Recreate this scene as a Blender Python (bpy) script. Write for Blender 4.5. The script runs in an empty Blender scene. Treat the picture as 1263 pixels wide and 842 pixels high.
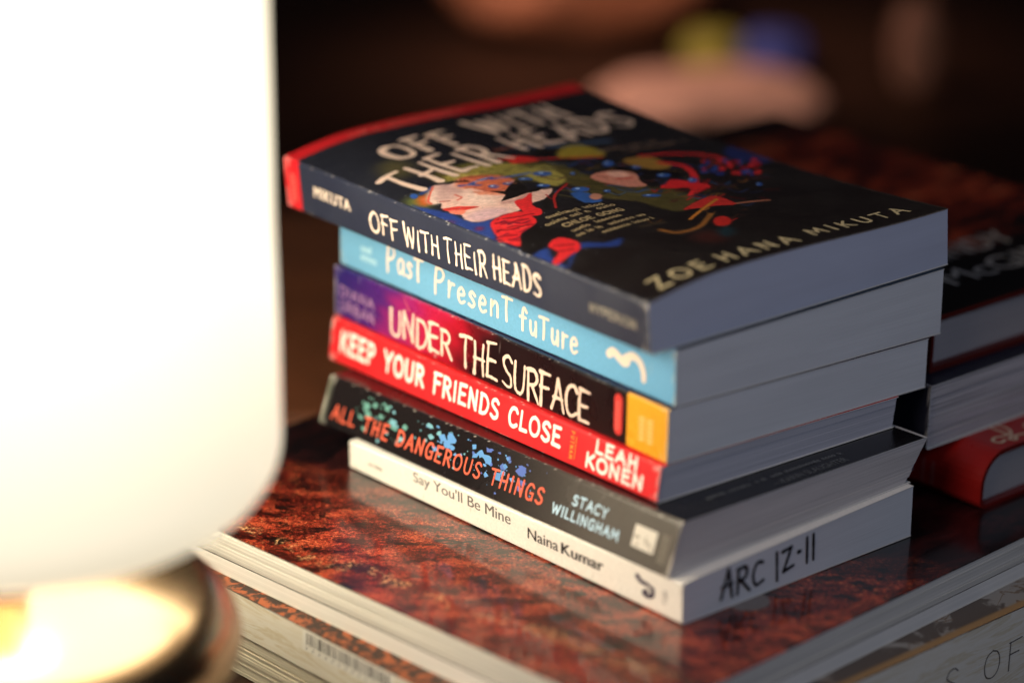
import bpy, math, random
import numpy as np
S = bpy.context.scene
COL = S.collection
R = math.radians

# ------------------------------------------------------------------ camera
cam_d = bpy.data.cameras.new('camera'); cam = bpy.data.objects.new('camera', cam_d); COL.objects.link(cam)
cam_d.sensor_width = 36.0; cam_d.lens = 105.77
cam_d.clip_start = 0.02; cam_d.clip_end = 50
from mathutils import Matrix, Vector
cam.matrix_world = Matrix.Translation((0, 0, 0.48247)) @ Matrix.Rotation(R(90 - 20.2235), 4, 'X') @ Matrix.Rotation(R(1.5417), 4, 'Z')
cam_d.dof.use_dof = True; cam_d.dof.focus_distance = 1.184; cam_d.dof.aperture_fstop = 2.5
cam_d.dof.aperture_blades = 0
S.camera = cam
# ------------------------------------------------------------------ world, lights, exposure
W_ = bpy.data.worlds.new('World'); S.world = W_; W_.use_nodes = True
W_.node_tree.nodes['Background'].inputs[0].default_value = (0.55, 0.5, 0.6, 1)
W_.node_tree.nodes['Background'].inputs[1].default_value = 0.012
S.view_settings.view_transform = 'Standard'; S.view_settings.look = 'None'
S.view_settings.exposure = 0; S.view_settings.gamma = 1
S.render.engine = 'CYCLES'
S.cycles.use_denoising = True
S.cycles.max_bounces = 8
S.cycles.sample_clamp_indirect = 4

def area(name, loc, target, size, power, col):
    d = bpy.data.lights.new(name, 'AREA'); d.shape = 'DISK'; d.size = size; d.energy = power; d.color = col
    o = bpy.data.objects.new(name, d); COL.objects.link(o); o.location = loc
    o.rotation_euler = (Vector(target) - Vector(loc)).to_track_quat('-Z', 'Y').to_euler()
    return o
cl_ = area('cool_room_light', (0.62, 0.30, 0.75), (0.07, 1.06, 0.13), 0.5, 0.30, (0.64, 0.75, 1.0)); cl_.data.spread = R(58)
area('warm_fill_light', (-0.50, 0.25, 0.62), (0.05, 1.03, 0.0), 0.5, 3.8, (1.0, 0.88, 0.77))  # added fill with no visible source, brightens spines and left page edges
sd = bpy.data.lights.new('far_table_spot', 'SPOT'); sd.energy = 56; sd.color = (1.0, 0.74, 0.58); sd.spot_size = R(21); sd.spot_blend = 1.0; sd.shadow_soft_size = .08  # added spot with no visible source, brightens the blurred things far back
so = bpy.data.objects.new('far_table_spot', sd); COL.objects.link(so); so.location = (-0.55, 1.55, 0.85)
so.rotation_euler = (Vector((0.09, 2.02, -0.05)) - so.location).to_track_quat('-Z', 'Y').to_euler()

# ------------------------------------------------------------------ helpers
def lin(c):
    c = np.asarray(c, float) / 255.0
    return np.where(c <= 0.04045, c / 12.92, ((c + 0.055) / 1.055) ** 2.4)

def tag(o, label=None, cat=None, group=None, kind=None):
    if label: o['label'] = label
    if cat: o['category'] = cat
    if group: o['group'] = group
    if kind: o['kind'] = kind
    return o

def thing(name, loc, label, cat, group=None):
    o = bpy.data.objects.new(name, None); COL.objects.link(o)
    o.location = np.asarray(loc, float) * .001
    o.empty_display_size = 0.01
    return tag(o, label, cat, group)

class MB:
    """collects geometry in millimetres (world axes)"""
    def __init__(s): s.v = []; s.f = []; s.m = []; s.c = []; s.uv = []; s.sm = []
    def add(s, v, f, mat=0, col=(1, 1, 1), uv=None, smooth=False):
        b = len(s.v); n = len(v)
        s.v.extend([tuple(map(float, p)) for p in v])
        s.f.extend([tuple(int(i) + b for i in q) for q in f])
        s.m.extend([mat] * len(f)); s.sm.extend([smooth] * len(f))
        if isinstance(col, np.ndarray) and col.ndim == 2: s.c.extend([tuple(x) for x in col])
        else: s.c.extend([tuple(col)] * n)
        s.uv.extend([tuple(x) for x in uv] if uv is not None else [(0, 0)] * n)
    def grid(s, fn, us, vs, mat=0, colfn=None, uvfn=None, smooth=False, flip=False):
        v = []; c = []; uv = []
        for a in us:
            for b in vs:
                v.append(fn(a, b))
                c.append(colfn(a, b) if colfn else (1, 1, 1)); uv.append(uvfn(a, b) if uvfn else (a, b))
        nv = len(vs); f = []
        for i in range(len(us) - 1):
            for j in range(nv - 1):
                q = (i * nv + j, (i + 1) * nv + j, (i + 1) * nv + j + 1, i * nv + j + 1)
                f.append(q[::-1] if flip else q)
        s.add(v, f, mat, np.array(c), uv, smooth)
    def build(s, name, mats, parent=None, loc=None):
        me = bpy.data.meshes.new(name)
        v = np.array(s.v, float)
        base = np.zeros(3)
        if parent is not None: base = np.array(parent_world(parent)) * 1000
        elif loc is not None: base = np.array(loc, float)
        v = (v - base) * .001
        me.from_pydata(v.tolist(), [], s.f)
        for m in mats: me.materials.append(m)
        me.polygons.foreach_set('material_index', np.array(s.m, np.int32))
        me.polygons.foreach_set('use_smooth', np.array(s.sm, bool))
        ca = me.color_attributes.new('Col', 'FLOAT_COLOR', 'POINT')
        cc = np.ones((len(s.v), 4), np.float32); cc[:, :3] = np.array(s.c, float)
        ca.data.foreach_set('color', cc.ravel())
        ul = me.uv_layers.new(name='UVMap')
        li = np.empty(len(me.loops), np.int32); me.loops.foreach_get('vertex_index', li)
        ul.data.foreach_set('uv', np.array(s.uv, np.float32)[li].ravel())
        me.update()
        o = bpy.data.objects.new(name, me); COL.objects.link(o)
        if parent is not None: o.parent = parent
        elif loc is not None: o.location = np.array(loc) * .001
        return o

def parent_world(p):
    l = np.array(p.location)
    while p.parent is not None:
        p = p.parent; l = l + np.array(p.location)
    return l

# ------------------------------------------------------------------ materials
def nodes(name):
    m = bpy.data.materials.new(name); m.use_nodes = True
    nt = m.node_tree; return m, nt, nt.nodes, nt.links, nt.nodes['Principled BSDF']

def mat_ink(name, rgb, rough=.45, metal=0.):
    m, nt, N, Lk, p = nodes(name)
    p.inputs['Base Color'].default_value = (*lin(rgb), 1); p.inputs['Roughness'].default_value = rough
    p.inputs['Metallic'].default_value = metal
    return m

def mat_print(name, rough=.35, coat=0., bump=0.0, spec=.5):
    """printed card: colours from the mesh's own print, fine mottling in the varnish"""
    m, nt, N, Lk, p = nodes(name)
    a = N.new('ShaderNodeVertexColor'); a.layer_name = 'Col'
    tc = N.new('ShaderNodeTexCoord')
    n = N.new('ShaderNodeTexNoise'); n.inputs['Scale'].default_value = 900; n.inputs['Detail'].default_value = 4
    Lk.new(tc.outputs['Object'], n.inputs['Vector'])
    n2 = N.new('ShaderNodeTexNoise'); n2.inputs['Scale'].default_value = 55; n2.inputs['Detail'].default_value = 6
    Lk.new(tc.outputs['Object'], n2.inputs['Vector'])
    mr = N.new('ShaderNodeMapRange'); mr.inputs[1].default_value = .3; mr.inputs[2].default_value = .7
    mr.inputs[3].default_value = .93; mr.inputs[4].default_value = 1.05
    Lk.new(n.outputs['Fac'], mr.inputs[0])
    mx = N.new('ShaderNodeMix'); mx.data_type = 'RGBA'; mx.blend_type = 'MULTIPLY'; mx.inputs[0].default_value = 1
    Lk.new(a.outputs['Color'], mx.inputs[6]); Lk.new(mr.outputs[0], mx.inputs[7])
    Lk.new(mx.outputs[2], p.inputs['Base Color'])
    r = N.new('ShaderNodeMapRange'); r.inputs[1].default_value = .3; r.inputs[2].default_value = .7
    r.inputs[3].default_value = rough * .75; r.inputs[4].default_value = rough * 1.25
    Lk.new(n2.outputs['Fac'], r.inputs[0]); Lk.new(r.outputs[0], p.inputs['Roughness'])
    p.inputs['Specular IOR Level'].default_value = spec
    p.inputs['Coat Weight'].default_value = coat; p.inputs['Coat Roughness'].default_value = .12
    if bump:
        b = N.new('ShaderNodeBump'); b.inputs['Strength'].default_value = bump; b.inputs['Distance'].default_value = .0003
        Lk.new(n2.outputs['Fac'], b.inputs['Height']); Lk.new(b.outputs[0], p.inputs['Normal'])
    return m

def mat_pages(name, rgb, dark=.78, fine=3.2, wave=1.0):
    """cut page edges: thin uneven lines running along the book, UV in millimetres"""
    m, nt, N, Lk, p = nodes(name)
    uv = N.new('ShaderNodeUVMap'); uv.uv_map = 'UVMap'
    mp = N.new('ShaderNodeMapping'); mp.inputs['Scale'].default_value = (.012 * wave, fine, 1)
    Lk.new(uv.outputs[0], mp.inputs[0])
    n = N.new('ShaderNodeTexNoise'); n.inputs['Scale'].default_value = 1; n.inputs['Detail'].default_value = 5; n.inputs['Roughness'].default_value = .65
    Lk.new(mp.outputs[0], n.inputs['Vector'])
    mp2 = N.new('ShaderNodeMapping'); mp2.inputs['Scale'].default_value = (.02, .12, 1)
    Lk.new(uv.outputs[0], mp2.inputs[0])
    n2 = N.new('ShaderNodeTexNoise'); n2.inputs['Scale'].default_value = 1; n2.inputs['Detail'].default_value = 3
    Lk.new(mp2.outputs[0], n2.inputs['Vector'])
    cr = N.new('ShaderNodeValToRGB')
    c = lin(rgb)
    cr.color_ramp.elements[0].position = .33; cr.color_ramp.elements[0].color = (*(c * dark), 1)
    cr.color_ramp.elements[1].position = .62; cr.color_ramp.elements[1].color = (*c, 1)
    Lk.new(n.outputs['Fac'], cr.inputs[0])
    mr = N.new('ShaderNodeMapRange'); mr.inputs[1].default_value = .3; mr.inputs[2].default_value = .7
    mr.inputs[3].default_value = .95; mr.inputs[4].default_value = 1.02
    Lk.new(n2.outputs['Fac'], mr.inputs[0])
    mx = N.new('ShaderNodeMix'); mx.data_type = 'RGBA'; mx.blend_type = 'MULTIPLY'; mx.inputs[0].default_value = 1
    Lk.new(cr.outputs[0], mx.inputs[6]); Lk.new(mr.outputs[0], mx.inputs[7]); Lk.new(mx.outputs[2], p.inputs['Base Color'])
    b = N.new('ShaderNodeBump'); b.inputs['Strength'].default_value = .15; b.inputs['Distance'].default_value = .0002
    Lk.new(n.outputs['Fac'], b.inputs['Height']); Lk.new(b.outputs[0], p.inputs['Normal'])
    p.inputs['Roughness'].default_value = .85; p.inputs['Specular IOR Level'].default_value = .2
    return m

def ramp(N, stops):
    cr = N.new('ShaderNodeValToRGB'); e = cr.color_ramp.elements
    while len(e) < len(stops): e.new(.5)
    for k, (pos, c) in enumerate(stops): e[k].position = pos; e[k].color = (*lin(c), 1)
    return cr

def paint_mat(fn, shapes): pass

# ------------------------------------------------------------------ lettering
# brush alphabet: width, list of strokes (a leading 'c' marks a curved stroke)
G = {
'A': (.72, [[(.0,0),(.38,1)], [(.36,1),(.72,0)], [(.12,.36),(.62,.38)]]),
'B': (.62, [[(.05,0),(.07,1)], ['c',(.05,1),(.45,.95),(.5,.75),(.3,.54),(.07,.52)], ['c',(.07,.52),(.45,.5),(.6,.28),(.4,.03),(.05,0)]]),
'C': (.66, [['c',(.64,.82),(.48,.99),(.2,.93),(.03,.55),(.12,.12),(.38,0),(.64,.14)]]),
'D': (.68, [[(.06,0),(.08,1)], ['c',(.02,1),(.42,.95),(.66,.6),(.54,.16),(.28,.0),(.02,.0)]]),
'E': (.58, [[(.06,.0),(.08,1)], [(.04,.99),(.56,1.02)], [(.06,.52),(.48,.55)], [(.02,.02),(.58,.0)]]),
'F': (.58, [[(.08,-.04),(.08,1)], [(.02,.98),(.6,1.02)], [(.06,.54),(.5,.56)]]),
'G': (.7, [['c',(.64,.84),(.46,.99),(.2,.93),(.03,.52),(.14,.1),(.4,0),(.64,.14)], [(.64,.02),(.64,.45)], [(.4,.44),(.68,.46)]]),
'H': (.68, [[(.07,0),(.09,1)], [(.6,0),(.6,1.02)], [(.06,.5),(.64,.53)]]),
'I': (.2, [[(.1,0),(.1,1)]]),
'K': (.66, [[(.07,0),(.09,1)], [(.6,1),(.1,.44)], [(.2,.56),(.66,0)]]),
'L': (.54, [[(.08,1),(.06,.02)], [(.04,.02),(.54,.04)]]),
'M': (.9, [[(.05,0),(.12,1)], [(.12,1),(.44,.28)], [(.44,.28),(.76,1)], [(.76,1),(.86,0)]]),
'N': (.72, [[(.06,0),(.08,1)], [(.08,1),(.62,.02)], [(.62,.0),(.64,1.02)]]),
'O': (.76, [['c',(.38,1),(.12,.85),(.02,.5),(.12,.13),(.38,0),(.64,.13),(.74,.5),(.62,.86),(.36,1)]]),
'P': (.6, [[(.08,0),(.08,1)], ['c',(.04,1),(.4,.98),(.56,.75),(.42,.5),(.08,.45)]]),
'R': (.66, [[(.08,-.02),(.08,1)], ['c',(.02,1),(.4,.98),(.56,.77),(.42,.54),(.08,.48)], [(.28,.5),(.66,-.02)]]),
'S': (.6, [['c',(.56,.86),(.38,1),(.14,.92),(.08,.7),(.3,.52),(.52,.36),(.52,.12),(.28,0),(.02,.12)]]),
'T': (.66, [[(.32,0),(.34,1)], [(.0,.98),(.68,1.02)]]),
'U': (.7, [['c',(.06,1),(.06,.45),(.14,.1),(.36,0),(.56,.12),(.62,.45),(.63,1)]]),
'V': (.7, [[(.02,1),(.34,0)], [(.34,0),(.68,1)]]),
'W': (1.0, [[(.02,1),(.24,0)], [(.24,0),(.48,.86)], [(.48,.86),(.72,0)], [(.72,0),(.96,1)]]),
'Y': (.68, [[(.02,1),(.34,.48)], [(.66,1),(.34,.48)], [(.34,.5),(.33,0)]]),
'Z': (.64, [[(.04,.98),(.6,1)], [(.6,1),(.04,.02)], [(.04,.02),(.64,.0)]]),
'1': (.22, [[(.1,0),(.13,1)]]),
'2': (.56, [[(.04,.92),(.46,.98)], [(.46,.98),(.06,.06)], [(.06,.06),(.54,.12)]]),
'-': (.34, [[(.1,.5),(.24,.52)]]),
' ': (.42, []),
'p_': (.62, [[(.1,1.0),(.02,-.1)], ['c',(.08,.98),(.4,1.05),(.56,.8),(.4,.52),(.08,.45)]]),
'a': (.52, [['c',(.46,.55),(.26,.64),(.06,.42),(.1,.1),(.26,.04),(.44,.3),(.46,.58)], ['c',(.46,.58),(.44,.2),(.54,.02)]]),
's': (.44, [['c',(.4,.54),(.22,.64),(.08,.5),(.24,.34),(.36,.18),(.22,.0),(.02,.06)]]),
't': (.6, [[(.28,1),(.26,0)], [(.0,.97),(.62,1.0)]]),
'r': (.42, [[(.1,.66),(.08,0)], ['c',(.09,.3),(.2,.58),(.42,.62)]]),
'e': (.48, [['c',(.06,.32),(.4,.38),(.38,.58),(.22,.66),(.06,.46),(.06,.16),(.22,.0),(.46,.1)]]),
'n': (.52, [[(.09,.66),(.08,0)], ['c',(.09,.38),(.26,.64),(.42,.52),(.44,.0)]]),
'f': (.5, [['c',(.5,.86),(.36,1),(.24,.86),(.22,.5),(.22,0)], [(.02,.56),(.46,.6)]]),
'q': (.5, [[(.24,1),(.22,0)], [(.02,.66),(.46,.7)]]),
'u': (.52, [['c',(.08,.62),(.08,.2),(.22,.02),(.38,.14),(.44,.4)], [(.44,.64),(.46,0)]]),
'o': (.5, [['c',(.25,.62),(.06,.45),(.06,.16),(.25,.0),(.44,.16),(.44,.45),(.24,.62)]]),
'i': (.2, [[(.1,.62),(.1,0)], [(.1,.86),(.11,.9)]]),
'l': (.2, [[(.1,1),(.1,0)]]),
}
def catmull(P, n=7):
    P = [np.array(p, float) for p in P]; P = [2 * P[0] - P[1]] + P + [2 * P[-1] - P[-2]]; out = []
    for i in range(1, len(P) - 2):
        for k in range(n):
            t = k / n; a, b, c, d = P[i-1], P[i], P[i+1], P[i+2]
            out.append(.5 * (2*b + (c-a)*t + (2*a-5*b+4*c-d)*t*t + (3*b-a-3*c+d)*t**3))
    out.append(P[-2]); return out

LIFT = [0]
def ribbon(mb, pts, w, surf, mat, rng, taper=.0, rough=.0, off=.06, col=(1, 1, 1)):
    """one brush stroke of width w (mm) laid on a surface: surf(x, y, lift)"""
    pts = [np.array(p, float) for p in pts]
    fine = [pts[0]]
    for a, b in zip(pts, pts[1:]):
        n = max(1, int(np.linalg.norm(b - a) / max(w * .8, .5)))
        for k in range(1, n + 1): fine.append(a + (b - a) * k / n)
    pts = fine; n = len(pts)
    if n < 2: return
    tg = [pts[min(i+1, n-1)] - pts[max(i-1, 0)] for i in range(n)]
    tg = [t / (np.linalg.norm(t) + 1e-9) for t in tg]
    V = []; base = off + (LIFT[0] % 40) * .006; LIFT[0] += 1
    ws = []
    for i in range(n):
        t = i / (n - 1)
        ws.append(w * .5 * (1 - taper * t) * (1 + rng.uniform(-rough, rough)))
    nc = 4
    left = []; right = []
    nrm = lambda t: np.array([-t[1], t[0]])
    for i in range(n):
        left.append(pts[i] + nrm(tg[i]) * ws[i]); right.append(pts[i] - nrm(tg[i]) * ws[i])
    cap0 = [pts[0] + ws[0] * (math.cos(a) * nrm(tg[0]) - math.sin(a) * tg[0]) for a in [math.pi * k / (nc + 1) for k in range(1, nc + 1)]]
    cap1 = [pts[-1] + ws[-1] * (math.cos(a) * nrm(tg[-1]) + math.sin(a) * tg[-1]) for a in [math.pi * k / (nc + 1) for k in range(1, nc + 1)]]
    P2 = []; lf = []
    for i in range(n): P2 += [left[i], right[i]]; lf += [base + .006 * i / n] * 2
    F = [(2*i, 2*i+1, 2*i+3, 2*i+2) for i in range(n - 1)]
    b0 = len(P2); P2 += cap0; lf += [base] * nc; F.append([0] + list(range(b0, b0 + nc)) + [1])
    b1 = len(P2); P2 += cap1; lf += [base + .006] * nc; F.append([2*n-1] + list(range(b1 + nc - 1, b1 - 1, -1)) + [2*n-2])
    mb.add([surf(p[0], p[1], l) for p, l in zip(P2, lf)], F, mat, col)

def brush_text(mb, text, x0, x1, y0, y1, w, surf, mat, seed=1, taper=.15, rough=.08, wob=.03, gap=.16, slope=0., lean=0., off=.06, map_=None, grow=None):
    rng = random.Random(seed); adv = []; x = 0
    for ch in text:
        g = G[map_.get(ch, ch) if map_ else ch]; adv.append(x); x += g[0] + gap
    tot = x - gap; sx = (x1 - x0) / tot; H = y1 - y0
    for ch, ax in zip(text, adv):
        g = G[map_.get(ch, ch) if map_ else ch]; dy = rng.uniform(-wob, wob); sc = 1 + rng.uniform(-wob, wob) * 1.2
        for st in g[1]:
            cur = st[0] == 'c'; P = st[1:] if cur else st
            P = [(p[0] + rng.uniform(-wob, wob) * .5, p[1] + rng.uniform(-wob, wob) * .6) for p in P]
            P = catmull(P) if cur else P
            if not cur and len(P) == 2 and wob > 0:
                a, b = np.array(P[0]), np.array(P[1]); mid = (a + b) / 2 + np.array([-(b-a)[1], (b-a)[0]]) * rng.uniform(-wob, wob)
                P = catmull([a, mid, b], 3)
            Q = []
            for p in P:
                xx = x0 + (ax + p[0] + lean * p[1]) * sx; t = (xx - x0) / (x1 - x0)
                hh = H * (1 if grow is None else 1 + (grow - 1) * t)
                Q.append((xx, y0 + (p[1] * sc + dy) * hh + slope * (xx - x0)))
            ribbon(mb, Q, w * rng.uniform(.9, 1.1), surf, mat, rng, taper, rough, off)

def font_text(mb, text, x0, x1, y0, y1, surf, mat, bold=0., off=.06, ref=None, spacing=1., slope=0.):
    cu = bpy.data.curves.new('t', 'FONT'); cu.body = text; cu.size = 1; cu.resolution_u = 4; cu.space_character = spacing
    o = bpy.data.objects.new('t', cu); COL.objects.link(o)
    dg = bpy.context.evaluated_depsgraph_get(); me = bpy.data.meshes.new_from_object(o.evaluated_get(dg))
    V = np.array([v.co[:2] for v in me.vertices]); F = [tuple(p.vertices) for p in me.polygons]
    bpy.data.objects.remove(o); bpy.data.curves.remove(cu); bpy.data.meshes.remove(me)
    lo, hi = V.min(0), V.max(0)
    if ref:   # reference vertical extent in font units (so words with and without descenders share a baseline)
        lo[1], hi[1] = ref
    over = max(1, round(abs(bold) * 100)); x1 = x1 - (over - 1) * .09
    X = x0 + (V[:, 0] - lo[0]) / (hi[0] - lo[0]) * (x1 - x0); Y = y0 + (V[:, 1] - lo[1]) / (hi[1] - lo[1]) * (y1 - y0)
    for k in range(over):
        LIFT[0] += 1; l = off + (LIFT[0] % 40) * .006
        mb.add([surf(a + k * .09, b + slope * (a - x0), l) for a, b in zip(X, Y)], F, mat)

def scribble(mb, x0, x1, y0, y1, w, surf, mat, seed=1, off=.06, slope=0.):
    """a line of print too small to read"""
    rng = random.Random(seed); x = x0; h = y1 - y0
    while x < x1 - h * .3:
        if rng.random() < .16: x += h * .55; continue
        k = rng.choice('oilnuea'); g = G[k]; yy = y0 + slope * (x - x0)
        for st in g[1]:
            cur = st[0] == 'c'; P = st[1:] if cur else st
            ribbon(mb, [(x + p[0] * h * 1.1, yy + p[1] * h) for p in (catmull(P, 3) if cur else P)], w, surf, mat, rng, 0, 0, off)
        x += (g[0] + .16) * h * 1.1

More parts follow.
